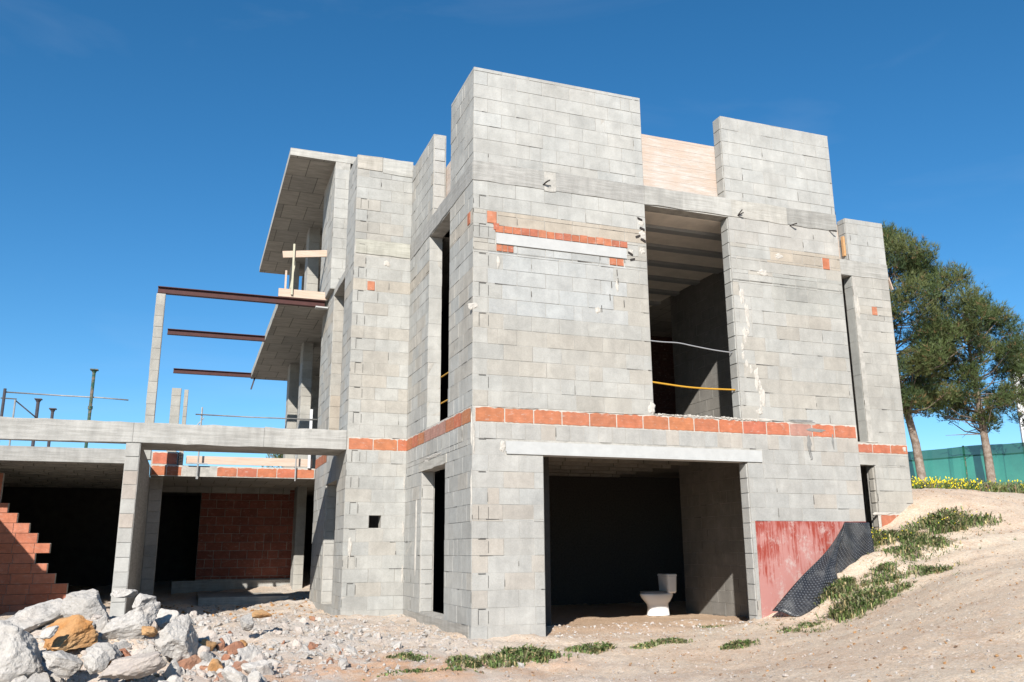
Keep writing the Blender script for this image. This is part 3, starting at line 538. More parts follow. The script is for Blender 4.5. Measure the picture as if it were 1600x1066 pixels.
# steel joists between tall post and balcony
def ibeam(x0, x1, y, z0, z1, w_=.1):
    m_ = MB(); m_.box(x0, x1, y-w_/2, y+w_/2, z0, z0+.012, 0); m_.box(x0, x1, y-w_/2, y+w_/2, z1-.012, z1, 0); m_.box(x0+.002, x1-.002, y-.005, y+.005, z0+.012, z1-.012, 0); return m_.build('steel_joist', M['steel'], house)
ibeam(-4.01, -1.02, 6.24, 5.43, 5.555); ibeam(-3.9, -1.88, 9.4, 5.42, 5.54); ibeam(-3.83, -1.88, 13.75, 5.42, 5.54)
mb = MB(); mb.bar((-1.78, 13.75, 5.42), (-1.86, 13.75, 5.1), .04, .04); mb.build('steel_bracket', M['dark'], house)
mb = MB(); mb.box(-1.3, -.97, 6.19, 6.29, 5.565, 5.60, 0, jit=.01); mb.box(-1.2, -.97, 6.16, 6.29, 5.40, 5.428, 0, jit=.01); mb.build('mortar_pocket', M['precast'], house)

# terrace frame on the left -------------------------------------------------------
mb = MB(); mb.box(-4.02, -.952, 3.46, 4.4, 2.40, 2.69, 2); mb.box(-8.3, -4.02, 3.46, 3.66, 2.40, 2.69, 2)
for a, b_ in ((-8.3, -6.1), (-6.1, -4.02), (-4.02, -2.2), (-2.2, -.96)): face_slab(mb, (0, 3.46), MX, NY, a, b_-.004, 2.40, 2.695, .01, 2, tuple([rnd.uniform(.98, 1.1)]*3))
tb = mb.build('terrace_beam', WM, house)
def crosswall(x0, x1, y1):
    m_ = MB(); m_.box(x0, x1, 3.47, y1, -.6, 2.4, 2)
    blocks(m_, (0, 3.47), MX, NY, x0, x1, -.4, 2.4, (), lambda u, z: (.45, .445, .43) if rnd.random() < .7 else (.46, .41, .37), bl=.7, pr=.008, gap=.007, tilt=.003) if False else blocks(m_, (0, 3.47), MX, NY, x0, x1, -.4, 2.4, (), lambda u, z: (.45, .445, .43) if rnd.random() < .7 else (.46, .41, .37), bl=.7, pr=.008, gap=.007)
    return m_.build('cross_wall', WM, house)
crosswall(-4.1, -3.905, 7.0); crosswall(-7.2, -7.02, 7.4)
mb = MB(); mb.box(-3.905, -3.68, 7.5, 7.7, -.3, 2.23, 1); blocks(mb, (0, 7.5), MX, NY, -3.905, -3.68, -.2, 2.2, (), lambda u, z: (.46, .43, .4), bl=.6, pr=.01, gap=.008); mb.box(-4.1, -3.905, 7.0, 13, -.5, 2.23, 1)
mb.build('door_jamb', WM, house)
# left bay slab
mb = MB(); mb.box(-7.9, -4.1, 6.0, 13, 2.40, 2.55, 0); 
for k in range(11): mb.box(-7.9, -4.12, 6.22+k*.6, 6.36+k*.6, 2.33, 2.40, 0)
ls = mb.build('terrace_slab', M['soffit'], house)
mb = MB(); mb.box(-7.9, -4.11, 5.82, 5.998, 2.32, 2.555, 0); mb.build('slab_edge', M['cast'], ls)
# porch slab with brick edge
mb = MB(); mb.box(-3.9, -.0, 7.03, 13, 2.23, 2.42, 0); mb.box(-3.9, -1.1, 9.9, 10.15, 2.12, 2.23, 0); ps = mb.build('porch_slab', M['soffit'], house)
mb = MB(); mb.box(-3.9, -.96, 7.0, 7.03, 2.22, 2.41, 1)
band(mb, (0, 7.0), MX, NY, -2.75, -.97, 2.225, 2.415, L=.36); band(mb, (0, 7.0), MX, NY, -3.88, -3.35, 2.225, 2.415, L=.26)
mb.box(-3.9, -3.35, 7.04, 7.2, 2.42, 2.66, 1); band(mb, (0, 7.04), MX, NY, -3.88, -3.45, 2.43, 2.66, L=.43)
mb.build('brick_edge', WM, ps)
mb = MB()
for i in range(4):
    for j in range(2): mb.box(-3.44+j*.045, -3.405+j*.045, 6.985, 7.02, 2.43+i*.055, 2.475+i*.055, 0)
mb.build('hollow_brick_end', M['rebar'], ps)
# porch back wall
mb = MB(); mb.box(-2.95, -.95, 10.2, 10.35, .28, 2.23, 1); blocks(mb, (0, 10.2), MX, NY, -2.95, -.95, .3, 2.22, (), lambda u, z: rnd.choice([(.27, .09, .06), (.24, .08, .055), (.3, .105, .07)]), bl=.34, bh=.18, m=3, pr=.008, gap=.007)  # brick colours darkened to paint in the porch shade
mb.build('porch_wall', WM, house)
mb = MB(); mb.box(-3.4, -.9, 10.1, 10.36, -.3, .28, 2); mb.build('plinth', WM, house)
mb = MB(); mb.box(-8, 0, 13.0, 13.15, -.3, 2.43, 0); mb.build('rear_wall', M['shadedwall'], house)  # colour darkened to stand for the shade under the slab
mb = MB(); mb.box(-8, -7.9, 6.0, 13, -.3, 2.4, 0); mb.build('side_wall', M['shadedwall'], house)
mb = MB(); mb.box(-2.9, -1.3, 7.3, 10.1, -.3, .06, 2); mb.build('porch_floor', WM, house)
# stepped brick wall in the left bay
mb = MB()
ends = [-4.93, -4.95, -4.97, -5.03, -5.23, -5.37, -5.57, -5.36, -5.57, -5.71, -5.91, -6.07, -6.2, -6.2, -6.2]
for r, e in enumerate(ends):
    z1 = -.135+r*.167; z0 = z1-.167; mb.box(-8.2, e+.004, 6.91, 7.0, z0+.002, z1-.002, 1); u = e; k = 0
    while u > -7.4:
        L = .335 if not (k == 0 and r % 2) else .24; c = rnd.choice([(.52, .19, .11), (.48, .17, .10), (.54, .21, .13)])
        pillow(mb, (0, 6.9), MX, NY, u-L, u, z0, z1, .004, 3, c, .006, .002); mb.box(u-L+.006, u-.004, 6.9, 6.91, z0+.006, z1-.006, 3, c); u -= L; k += 1
mb.build('stepped_brick_wall', WM, house)

# ------------------------------------------------------------------ terrain
#TERRAIN
CTRL = [(0, -.1, -.15), (.9, -.1, -.14), (2.2, -.3, -.16), (3.7, -.1, -.1), (4.2, -.1, .02), (4.7, -.1, .22), (5.05, -.1, .45), (5.86, -.1, .74), (6.4, .6, .9), (7.4, 1.6, 1.12), (7.9, 1.6, 1.24), (8.15, 1.65, 1.44), (8.5, 1.7, 1.64), (9.5, 2.2, 1.85),
 (13.85, 7.0, 2.28), (15.0, 6.6, 2.22), (16.4, 6.1, 2.14), (11.5, 5.5, 2.1), (20, 13.3, 2.75), (23.5, 12, 2.6), (30, 25, 3.0), (45, 20, 3.2), (35, -5, 1.4), (20, -15, .0), (10, 30, 2.2),
 (-20, 15, .2), (-15, 40, .4), (-12, 0, -.25), (0, 1.2, -.14), (-.1, 3.3, -.08), (-.95, 3.3, -.1), (-1.0, 6, -.08), (-2.5, 5, -.12), (-2.5, 8, -.05), (-4.0, 5, .0), (-4.0, 3.2, .0), (-6, 5, -.1), (-6, 9, -.1),
 (-3.2, -10.1, -.75), (0, -13, -.8), (-8, -9, -.6), (5, -13, -.5), (-1.5, -3.0, -.23), (-3.2, -2.5, -.22), (-5, -2.5, -.22), (.5, -2.6, -.25), (2.0, -2.6, -.2), (3.2, -1.2, -.12), (4.2, -1.6, .02), (5.4, -1.2, .4), (6.6, -.6, .74), (8.0, .5, 1.2), (10.5, 1.5, 1.62), (12, 3.5, 1.95)]
_c = np.array(CTRL)
for (u_, v_, dd) in ((1600, 1066, 5.5), (1600, 950, 7.5), (1600, 900, 9.2), (1600, 850, 12.5), (1600, 800, 17.0), (1500, 900, 10.0), (1500, 1000, 7.0), (1500, 850, 12.6), (1450, 1066, 5.9)):
    _x = (u_-800)/FPX; _y = (v_-533)/FPX; _r = r2*_x+d2*_y+fw; _t = dd/(_r.x*math.sin(YAW)+_r.y*math.cos(YAW)); _p = CAM+_r*_t
    _c = np.vstack([_c, [_p.x, _p.y, _p.z]])
def _U(r): return np.where(r > 1e-9, r*r*np.log(r+1e-12), 0)
_n = len(_c); _K = _U(np.hypot(_c[:, None, 0]-_c[None, :, 0], _c[:, None, 1]-_c[None, :, 1]))+np.eye(_n)*.05
_P = np.c_[np.ones(_n), _c[:, :2]]; _A = np.zeros((_n+3, _n+3)); _A[:_n, :_n] = _K; _A[:_n, _n:] = _P; _A[_n:, :_n] = _P.T
_W = np.linalg.solve(_A, np.r_[_c[:, 2], 0, 0, 0])
def hgt(x, y, detail=True):
    x = np.atleast_1d(np.asarray(x, float)); y = np.atleast_1d(np.asarray(y, float))
    cx = np.clip(x, -22, 46); cy = np.clip(y, -15, 42)
    z = _W[_n]+_W[_n+1]*cx+_W[_n+2]*cy
    for i in range(_n): z = z+_W[i]*_U(np.hypot(cx-_c[i, 0], cy-_c[i, 1]))
    inside = ((x > .1) & (x < 5.25) & (y > .1) & (y < 12)) | ((x > 5.0) & (x < 8.35) & (y > 1.85) & (y < 12.5)); z = np.where(inside, -.13-.03*np.clip(y, 0, 3)+.045*np.exp(-((y-.75-.2*np.sin(x*2.1))/.35)**2)*(1+.4*np.sin(x*5+y*3)), z)
    z = z+.44*np.exp(-(((x+4.0)/.72)**2+((y+.85)/.75)**2))          # rubble heap core
    z = z+.16*np.exp(-(((x+2.95)/.5)**2+((y+1.3)/.6)**2))+.13*np.exp(-(((x+2.6)/1.6)**2+((y-1.6)/1.3)**2))-.22*np.exp(-(((x+3.0)/.8)**2+((y-4.4)/1.0)**2))
    if detail:
        amp = np.where((x < 1) & (y > -3), .028, .013)
        z = z+np.exp(-(((x-6.0)/2.2)**2+((y+.2)/1.1)**2))*.05*np.sin(x*4.1+y*5.3)*np.sin(y*6.1-x*2.3)
        z = z+amp*(np.sin(x*3.1+1.3*np.sin(y*2.3))*np.sin(y*3.7+1.1*np.sin(x*1.9))+.6*np.sin(x*8.3+y*3.1)*np.sin(y*7.1-x*2.2)+.35*np.sin(x*17+y*9)*np.sin(y*19-x*6))
    return z
#ENDTERRAIN
def axis(lo, hi, d, far):
    a = list(np.arange(lo, hi+1e-6, d)); s = d; p = hi
    while p < far: s *= 1.35; p += s; a.append(p)
    s = d; p = lo
    while p > -far: s *= 1.35; p -= s; a.insert(0, p)
    return np.array(a)
gx = axis(-9, 19, .085, 900); gy = axis(-8, 9, .085, 900)
X, Y = np.meshgrid(gx, gy); Z = hgt(X.ravel(), Y.ravel()).reshape(X.shape)
g2 = np.random.default_rng(3); near = (np.abs(X) < 20) & (np.abs(Y) < 10); Z = Z+np.where(near, g2.normal(0, .0055, X.shape)*np.where(X < 1.2, 1.7, 1), 0)
nx_, ny_ = len(gx), len(gy); idx = np.arange(nx_*ny_).reshape(ny_, nx_)
F_ = np.stack([idx[:-1, :-1], idx[:-1, 1:], idx[1:, 1:], idx[1:, :-1]], -1).reshape(-1, 4)
me = bpy.data.meshes.new('ground'); me.vertices.add(nx_*ny_); me.vertices.foreach_set('co', np.stack([X, Y, Z], -1).ravel())
me.loops.add(F_.size); me.loops.foreach_set('vertex_index', F_.ravel()); me.polygons.add(len(F_)); me.polygons.foreach_set('loop_start', np.arange(len(F_))*4); me.polygons.foreach_set('loop_total', np.full(len(F_), 4))
me.update(calc_edges=True); me.polygons.foreach_set('use_smooth', [True]*len(F_)); me.materials.append(M['ground'])
ground = bpy.data.objects.new('ground', me); C.objects.link(ground); tag(ground, 'pale sandy gravel ground rising to the right', None, None, 'structure')
def H1(x, y): return float(hgt(x, y)[0])

# ------------------------------------------------------------------ rubble
def rock_mesh(name, seed, sx, sy, sz, mat, sub=3, cuts=9, rough=.05):
    r = random.Random(seed); import bmesh
    from mathutils import noise as mn
    bm = bmesh.new(); bmesh.ops.create_icosphere(bm, subdivisions=sub, radius=1); pl = []
    for _ in range(cuts):
        n = Vector((r.gauss(0, 1), r.gauss(0, 1), r.gauss(0, 1))).normalized(); pl.append((n, r.uniform(.46, .8)))
    o3 = Vector((seed*1.7, seed*.9, seed*.3))
    for v in bm.verts:
        p = v.co.copy()
        for n, d in pl:
            k = p.dot(n)
            if k > d: p -= n*(k-d)
        k = mn.fractal(p*1.9+o3, .8, 2.0, 6)*rough*1.5+abs(mn.noise(p*4.3+o3))*rough*.7; p += v.co.normalized()*k
        v.co = Vector((p.x*sx, p.y*sy, p.z*sz))
    me = bpy.data.meshes.new(name); bm.to_mesh(me); bm.free(); me.materials.append(mat); return me
def rock(name, x, y, dz, s, rot, mat, seed, label, group=None, cuts=9, rough=.05, me=None, cat='rock'):
    me = me or rock_mesh(name, seed, s[0], s[1], s[2], mat, 5 if max(s) > .2 else 4, cuts, rough)
    o = bpy.data.objects.new(name, me); C.objects.link(o); o.location = (x, y, H1(x, y)+dz); o.rotation_euler = rot; return tag(o, label, cat, group)
BIG = [ # x, y, z, half sizes, rotation, material, label
 (-4.46, -1.85, .05, (.32, .24, .27), (.2, .25, .3), 'rock', 'big pale grey boulder at the bottom left corner of the heap'),
 (-4.03, -.84, .37, (.27, .15, .22), (.25, .55, .15), 'rock', 'tall leaning grey slab on top of the rubble heap'),
 (-4.06, -1.50, .17, (.27, .2, .15), (.35, -.3, .2), 'rockorange', 'ochre orange rock in the middle of the rubble heap'),
 (-4.20, -1.74, .21, (.11, .07, .045), (.2, -.5, .3), 'rock', 'flat grey fragment lying on the ochre orange rock'),
 (-3.62, -1.20, .17, (.36, .20, .27), (.5, -.45, .1), 'rock', 'wide grey concrete slab leaning in the centre of the heap'),
 (-3.18, -1.66, .12, (.20, .18, .24), (.1, .15, .6), 'rock', 'pale faceted boulder at the right side of the heap'),
 (-3.53, -2.22, -.01, (.30, .15, .12), (.15, -.25, .1), 'rockpink', 'flat pinkish stone slab at the front foot of the heap'),
 (-4.45, -.65, .26, (.42, .28, .2), (.2, -.25, .5), 'rock', 'lumpy layered grey mass at the back left of the heap'),
 (-3.74, -.45, .47, (.17, .11, .07), (.1, .1, .4), 'rock', 'small pale stone at the crest beside the tall slab'),
 (-3.52, -.62, .40, (.15, .12, .12), (.3, .1, .9), 'rock', 'blunt grey lump behind the centre slab'),
 (-4.05, -2.02, .01, (.20, .13, .11), (.1, .3, .2), 'rock', 'white edged block in front of the ochre rock'),
 (-3.80, -2.12, .02, (.10, .1, .13), (.2, -.3, .4), 'rock', 'upright grey wedge beside the flat pinkish slab'),
 (-3.30, -.9, .24, (.15, .12, .12), (.1, .5, .2), 'rock', 'rounded grey stone behind the pale faceted boulder'),
 (-2.92, -1.3, .08, (.12, .1, .08), (.1, .2, .4), 'rockpink', 'tan stone lying right of the faceted boulder'),
 (-3.42, -1.80, .20, (.09, .07, .06), (.4, .2, .4), 'rockorange', 'brown clod between the centre slab and faceted boulder'),
 (-3.75, -1.78, .06, (.16, .12, .10), (.6, .2, .1), 'rock', 'grey stone just below the left end of the centre slab'),
 (-4.62, -1.25, .08, (.2, .16, .13), (.3, .2, .1), 'rock', 'grey stone cut by the left edge of the picture'),
 (-2.32, .55, .17, (.17, .09, .055), (.1, .1, .2), 'rockorange', 'orange brick fragment on the debris before the porch'),
 (-2.50, .3, .12, (.12, .12, .10), (.1, .4, .2), 'rock', 'white stone beside the orange brick fragment')]
for i, (x, y, z, s, r_, m_, lab) in enumerate(BIG): rock('boulder', x, y, z-H1(x, y), s, r_, M[m_], 100+i*7+(41 if i == 2 else 0), lab, None, 13, .075)
protos = [rock_mesh('rubble_chunk', 300+i, *[(.11, .08, .07), (.09, .09, .06), (.12, .06, .06), (.08, .07, .09), (.13, .09, .05), (.07, .06, .05)][i % 6], M[('rock', 'rockpink', 'rock', 'rock', 'rockpink', 'rock', 'rock', 'brickbit')[i % 8] if i != 5 else 'rockorange'], 3, 11, .09) for i in range(24)]
k = 0
while k < 285:
    t_ = rnd.random()
    if t_ < .68: x, y = rnd.gauss(-3.4, .68), rnd.gauss(-1.45, .5)
    else: x, y = rnd.uniform(-3.2, -.9), rnd.uniform(-.9, 2.6)
    if x < -5.3 or x > -.7 or y < -2.6 or (x > -1.2 and y > 2.4): continue
    if any(math.hypot(x-b[0], y-b[1]) < max(b[3][0], b[3][1])*.6 for b in BIG): continue
    s = .4*(1.7/.4)**(rnd.random()**1.35) if t_ < .68 else .3*3**(rnd.random()**1.8)
    q = k % 24; mk = 'ochre' if q == 5 else ('grey', 'tan', 'grey', 'grey', 'tan', 'grey', 'grey', 'brick')[q % 8]
    lab = {'grey': 'small grey broken concrete chunk in the loose rubble left of the house', 'tan': 'small pinkish tan stone in the loose rubble left of the house', 'brick': 'small red broken brick piece in the loose rubble left of the house', 'ochre': 'small ochre orange stone in the loose rubble left of the house'}[mk]
    o = rock('rubble_chunk', x, y, .015*s, None, (rnd.uniform(0, 6), rnd.uniform(0, 6), rnd.uniform(0, 6)), None, 0, lab, 'small '+mk+' rubble pieces', me=protos[q])
    o.scale = (s, s*rnd.uniform(.8, 1.2), s*rnd.uniform(.75, 1.15)); k += 1
def pebbles(name, n, fn, smin, smax, mats, label):
    m_ = MB(); 
    for _ in range(n):
        x, y = fn(); s = smin*(smax/smin)**(rnd.random()**1.8); z = H1s(x, y)+s*.15
        ax = Vector((rnd.gauss(0, 1), rnd.gauss(0, 1), rnd.gauss(0, .6))).normalized()*s*rnd.uniform(.7, 1.2); ay = ax.cross(Vector((rnd.gauss(0, .3), rnd.gauss(0, .3), 1))).normalized()*s*rnd.uniform(.5, 1); az = ax.cross(ay).normalized()*s*rnd.uniform(.35, .75)
        i = len(m_.v); c = Vector((x, y, z)); jt = lambda: 1+rnd.uniform(-.3, .3)
        P = [c+ax*jt(), c-ax*jt(), c+ay*jt(), c-ay*jt(), c+az*jt(), c-az, c+(ax+ay+az)*.55*jt(), c+(az-ax-ay)*.5*jt()]
        m_.v.extend([tuple(p) for p in P]); mi = rnd.randrange(len(mats))
        for f in ((6, 0, 2), (6, 2, 4), (6, 4, 0), (7, 1, 3), (7, 3, 4), (7, 4, 1), (0, 3, 4), (2, 1, 4), (0, 5, 3), (5, 0, 2), (5, 2, 1), (5, 1, 3)):
            m_.f.append(tuple(i+q for q in f)); m_.m.append(mi); m_.c.append((1, 1, 1))
    return tag(m_.build(name, mats), label, None, None, 'stuff')
_gxs = np.arange(-9, 19, .1); _gys = np.arange(-8, 9, .1); _hx, _hy = np.meshgrid(_gxs, _gys); _HT = hgt(_hx.ravel(), _hy.ravel()).reshape(_hx.shape)
def H1s(x, y):
    fx = (x+9)/.1; fy = (y+8)/.1; i = int(fx); j = int(fy)
    if not (0 <= i < len(_gxs)-1 and 0 <= j < len(_gys)-1): return H1(x, y)
    a = fx-i; b_ = fy-j; return float(_HT[j, i]*(1-a)*(1-b_)+_HT[j, i+1]*a*(1-b_)+_HT[j+1, i]*(1-a)*b_+_HT[j+1, i+1]*a*b_)
def f_rub():
    while True:
        if rnd.random() < .5: x, y = rnd.gauss(-3.6, .85), rnd.gauss(-1.3, .8)
        else: x, y = rnd.uniform(-4, .3), rnd.triangular(-2.2, 3.3, 1.0)
        if -7 < x < .1 and -3.3 < y < 6 and not (x > -.1 and y > -.1) and not (x > -.98 and y > 3.4): return x, y
pebbles('rubble_gravel', 6500, f_rub, .008, .05, [M['rock'], M['rock'], M['rockpink']], 'fine broken concrete and gravel round the rubble heap')
def f_gr():
    while True:
        x = rnd.uniform(-1.5, 13); y = rnd.uniform(-6, 4)
        if y > -.06 and x < 5.95: continue
        if y > 1.6 and x < 8.5: continue
        return x, y
pebbles('loose_stones', 15000, f_gr, .0035, .022, [M['rockpink'], M['rockorange'], M['rockpink'], M['rock'], M['earth']], 'small loose stones strewn over the sandy ground')
def f_gar():
    return rnd.uniform(1, 5), rnd.uniform(-.3, 1.2)
pebbles('garage_gravel', 900, f_gar, .006, .035, [M['rockpink'], M['rock']], 'gravel and soil lumps on the garage threshold')
def f_porch():
    while True:
        x, y = rnd.uniform(-3.85, -1.0), rnd.uniform(3, 7.5); return x, y
pebbles('porch_gravel', 900, f_porch, .01, .06, [M['rockpink'], M['rock'], M['rockorange']], 'dark soil lumps and gravel in front of the porch')

# ------------------------------------------------------------------ weeds
GR = [(.10, .15, .045), (.14, .19, .06), (.08, .125, .035), (.17, .18, .08), (.13, .135, .075), (.24, .21, .12)]
def weed(x, y, rx, ry, h, n, label, name='weed_patch', yl=0, dry=.13, rot=0, group='weed patches'):
    m_ = MB(); ca, sa = math.cos(rot), math.sin(rot); lob = [(rnd.uniform(-.8, .8), rnd.uniform(-.8, .8), rnd.uniform(.12, .5)) for _ in range(8)]
    for _ in range(int(n*.58)):
        lx, ly, lr = rnd.choice(lob); a, b_ = lx+rnd.gauss(0, lr*.7), ly+rnd.gauss(0, lr*.7)
        if a*a+b_*b_ > 2.2: continue
        px, py = a*rx, b_*ry; px, py = x+px*ca-py*sa, y+px*sa+py*ca
        if (py > -.03 and px < 5.9 and y < .3 and px > 0): continue
        z = H1s(px, py); hh = h*rnd.uniform(.3, 1.15)*(1-.45*min(1, a*a+b_*b_)); an = rnd.uniform(0, 6.28); ln = rnd.uniform(.2, 1.3)*hh
        d = Vector((math.cos(an), math.sin(an), 0)); s_ = Vector((-d.y, d.x, 0))*rnd.uniform(.004, .011); c = rnd.choice(GR)
        if rnd.random() < dry: c = (.35, .28, .14)
        v = rnd.uniform(.7, 1.35); c = tuple(q*v for q in c); p0 = Vector((px, py, z-.01)); p1 = p0+d*ln*.45+Vector((0, 0, hh*.8)); p2 = p0+d*ln+Vector((0, 0, hh*rnd.uniform(.6, 1.05)))
        m_.poly([p0-s_*.6, p0+s_*.6, p1+s_*1.2, p1-s_*1.2], 0, c); m_.poly([p1-s_*1.2, p1+s_*1.2, p2], 0, c)
        if rnd.random() < yl:
            q = p2+Vector((0, 0, .01)); r_ = .016
            m_.poly([q+Vector((r_, 0, 0)), q+Vector((0, r_, .004)), q+Vector((-r_, 0, 0)), q+Vector((0, -r_, .004))], 0, (.75, .6, .03)); m_.poly([q+Vector((r_, 0, 0)), q+Vector((0, 0, r_)), q+Vector((-r_, 0, 0))], 0, (.75, .6, .03))
    o = m_.build(name, M['leaf'], None, loc=(x, y, H1(x, y))); return tag(o, label, 'weeds', group)
W = [ # x, y, rx, ry, height, blades, yellow, label
 (-.63, -1.80, .20, .16, .10, 1100, 0, 'round green weed clump below the corner of the house'),
 (.05, -1.52, .40, .20, .14, 2600, 0, 'largest bushy weed clump in front of the corner of the house'),
 (1.05, -1.08, .30, .14, .10, 1300, 0, 'low weed clump in front of the left garage jamb'),
 (2.05, -.93, .30, .10, .08, 900, 0, 'thin strip of weeds in front of the toilet'),
 (1.70, -1.0, .2, .07, .05, 350, 0, 'sparse weeds linking the two clumps before the garage'),
 (2.6, -1.62, .26, .13, .09, 900, 0, 'solitary weed clump on the sand right of the garage strip'),
 (-1.05, -1.2, .24, .1, .07, 450, 0, 'flat weeds in the debris left of the round clump'),
 (-1.0, -2.05, .45, .06, .05, 500, 0, 'narrow grass strip nearest the camera left of the round clump'),
 (3.4, .35, .3, .05, .05, 260, 0, 'tiny weeds growing on the garage threshold'),
 (6.75, .50, .50, .50, .17, 3600, .02, 'thick grass on the slope beside the narrow low doorway'),
 (7.8, .55, .70, .52, .18, 4500, .012, 'wide grass patch at the top right of the slope'),
 (6.55, -.20, .50, .36, .13, 2200, 0, 'olive grass patch in the middle of the slope'),
 (7.1, 1.25, .22, .14, .15, 600, .06, 'tuft with yellow blooms at the narrow low doorway'),
 (4.6, -1.05, .45, .30, .19, 2800, 0, 'tall spiky weed clump at the foot of the slope'),
 (4.85, -.5, .33, .26, .16, 1800, 0, 'weed clump just right of the black membrane flap'),
 (5.45, -.65, .34, .24, .12, 1100, 0, 'weeds below the torn membrane edge'),
 (5.75, -1.0, .42, .22, .11, 1000, 0, 'weeds on the right rim of the slope'),
 (5.1, -1.15, .3, .12, .12, 700, 0, 'small weeds between the spiky clump and the rim'),
 (3.85, -.95, .3, .12, .06, 500, 0, 'faint creeping weeds under the membrane flap')]
for x, y, rx, ry, h, n, yl, lab in W: weed(x, y, rx, ry, h, n, lab, yl=yl)
def f_sp():
    return rnd.uniform(3.6, 8.6), rnd.uniform(-1.6, 1.2)
m_ = MB()
for _ in range(3200):
    x, y = f_sp()
    if y > -.06 and x < 5.95 or y > (x-4.2)*.55: continue
    if rnd.random() > math.exp(-((y-(.55*(x-4.5)-1.0))/.75)**2)*(.25+.75*max(0, math.sin(x*3.7+2*y)*math.sin(y*4.3-x))): continue
    z = H1s(x, y)
    for _b in range(5):
        an = rnd.uniform(0, 6.28); L = rnd.uniform(.02, .09); s_ = Vector((-math.sin(an), math.cos(an), 0))*.006; p0 = Vector((x+rnd.gauss(0, .02), y+rnd.gauss(0, .02), z-.005)); c = rnd.choice(GR+[(.33, .27, .14)])
        m_.poly([p0-s_, p0+s_, p0+Vector((math.cos(an)*L, math.sin(an)*L, L*.7))], 0, c)
tag(m_.build('sparse_grass', M['leaf']), 'sparse thin grass scattered on the slope', None, None, 'stuff')


# ------------------------------------------------------------------ membrane
def sheet(name, rows, label, hole=None):
    """rows: list of polylines (same length) -> cloth-like sheet with UV in metres"""
    nr, nc = len(rows), len(rows[0]); me = bpy.data.meshes.new(name); v = [tuple(p) for r in rows for p in r]; f = []
    for i in range(nr-1):
        for j in range(nc-1): f.append((i*nc+j, i*nc+j+1, (i+1)*nc+j+1, (i+1)*nc+j))
    me.from_pydata(v, [], f); uv = me.uv_layers.new(name='UVMap')
    D_ = lambda a, b: (Vector(a)-Vector(b)).length; cu = [0]; cv = [0]; mi_, mj_ = nr//2, nc//2
    for i in range(1, nr): cu.append(cu[-1]+max(D_(rows[i][mj_], rows[i-1][mj_]), .016))
    for j in range(1, nc): cv.append(cv[-1]+D_(rows[mi_][j], rows[mi_][j-1]))
    for l in me.loops: uv.data[l.index].uv = (cu[l.vertex_index//nc], cv[l.vertex_index % nc])
    me.materials.append(M['dimple']); 
    for p in me.polygons: p.use_smooth = True
    o = bpy.data.objects.new(name, me); C.objects.link(o); md = o.modifiers.new('thickness', 'SOLIDIFY'); md.thickness = .006; return o
mem = empty('drainage_membrane', (5.0, -.1, .4), 'black dimpled drainage sheet peeling off the red painted wall', 'membrane')
rows = []
n1, n2 = 26, 30
for i in range(n1+1):       # upright part still on the wall: from the slanting free edge to the wall end
    t_ = i/n1; r_ = []
    for j in range(n2+1):
        s = j/n2; xl = 5.42-.50*(1-s)**1.15; x = xl+(5.90-xl)*t_
        zb = .40+.30*min(1, max(0, (x-5.0)/.8)); zt_ = 1.215; z = zb-.1+(zt_-zb+.1)*s
        y = -.04-.05*(1-t_)**4-.014*math.sin(x*13+z*7)-.012*math.sin(x*23-z*4)-.03*(1-s)*abs(math.sin(x*5)); r_.append((x, y, z))
    rows.append(r_)
o = sheet('upright_sheet', rows, None); o.parent = mem; o.location = (0, 0, 0)
for v in o.data.vertices: v.co -= Vector((5.0, -.1, .4))
rows = []
for i in range(n1+1):       # fallen flap, folded forward
    t_ = i/n1; r_ = []
    for j in range(n2+1):
        s = j/n2
        A = Vector((4.03, -.20, .07)).lerp(Vector((5.44, -.06, 1.185)), s)+Vector((0, -.05*math.sin(s*3.14), .035*math.sin(s*7)))          # free slanting edge
        KP = [Vector((4.40, -.44, -.03)), Vector((4.80, -.50, .02)), Vector((4.98, -.36, .28)), Vector((5.08, -.24, .58)), Vector((5.24, -.15, .86)), Vector((5.47, -.06, 1.16))]; q_ = s*5; i_ = min(4, int(q_)); B = KP[i_].lerp(KP[i_+1], q_-i_)
        p = A.lerp(B, t_); p.y -= .09*math.sin(math.pi*t_)*(1-s)+.018*math.sin(s*9+t_*4)+.012*math.sin(t_*14+s*6); p.z += .012*math.sin(t_*11+s*5); r_.append(tuple(p))
    rows.append(r_)
o = sheet('folded_flap', rows, None); o.parent = mem; o.location = (0, 0, 0)
for v in o.data.vertices: v.co -= Vector((5.0, -.1, .4))

# ------------------------------------------------------------------ toilet
TX, TY = 4.33, 3.3; tz = H1(TX, TY)+.02
toi = empty('toilet', (TX, TY, tz), 'white ceramic toilet with cistern standing in the dark garage', 'toilet')
def loft(m_, secs, n=24, close=True):
    base = len(m_.v)
    for (cx, cy, z, a, b_, e) in secs:
        for k in range(n):
            t_ = 2*math.pi*k/n; c_, s_ = math.cos(t_), math.sin(t_); m_.v.append((cx+a*math.copysign(abs(c_)**e, c_), cy+b_*math.copysign(abs(s_)**e, s_), z))
    for i in range(len(secs)-1):
        for k in range(n):
            a = base+i*n+k; b_ = base+i*n+(k+1) % n; m_.f.append((a, b_, b_+n, a+n)); m_.m.append(0); m_.c.append((1, 1, 1))
    if close:
        for q in (base, base+(len(secs)-1)*n): m_.f.append(tuple(q+k for k in range(n))); m_.m.append(0); m_.c.append((1, 1, 1))
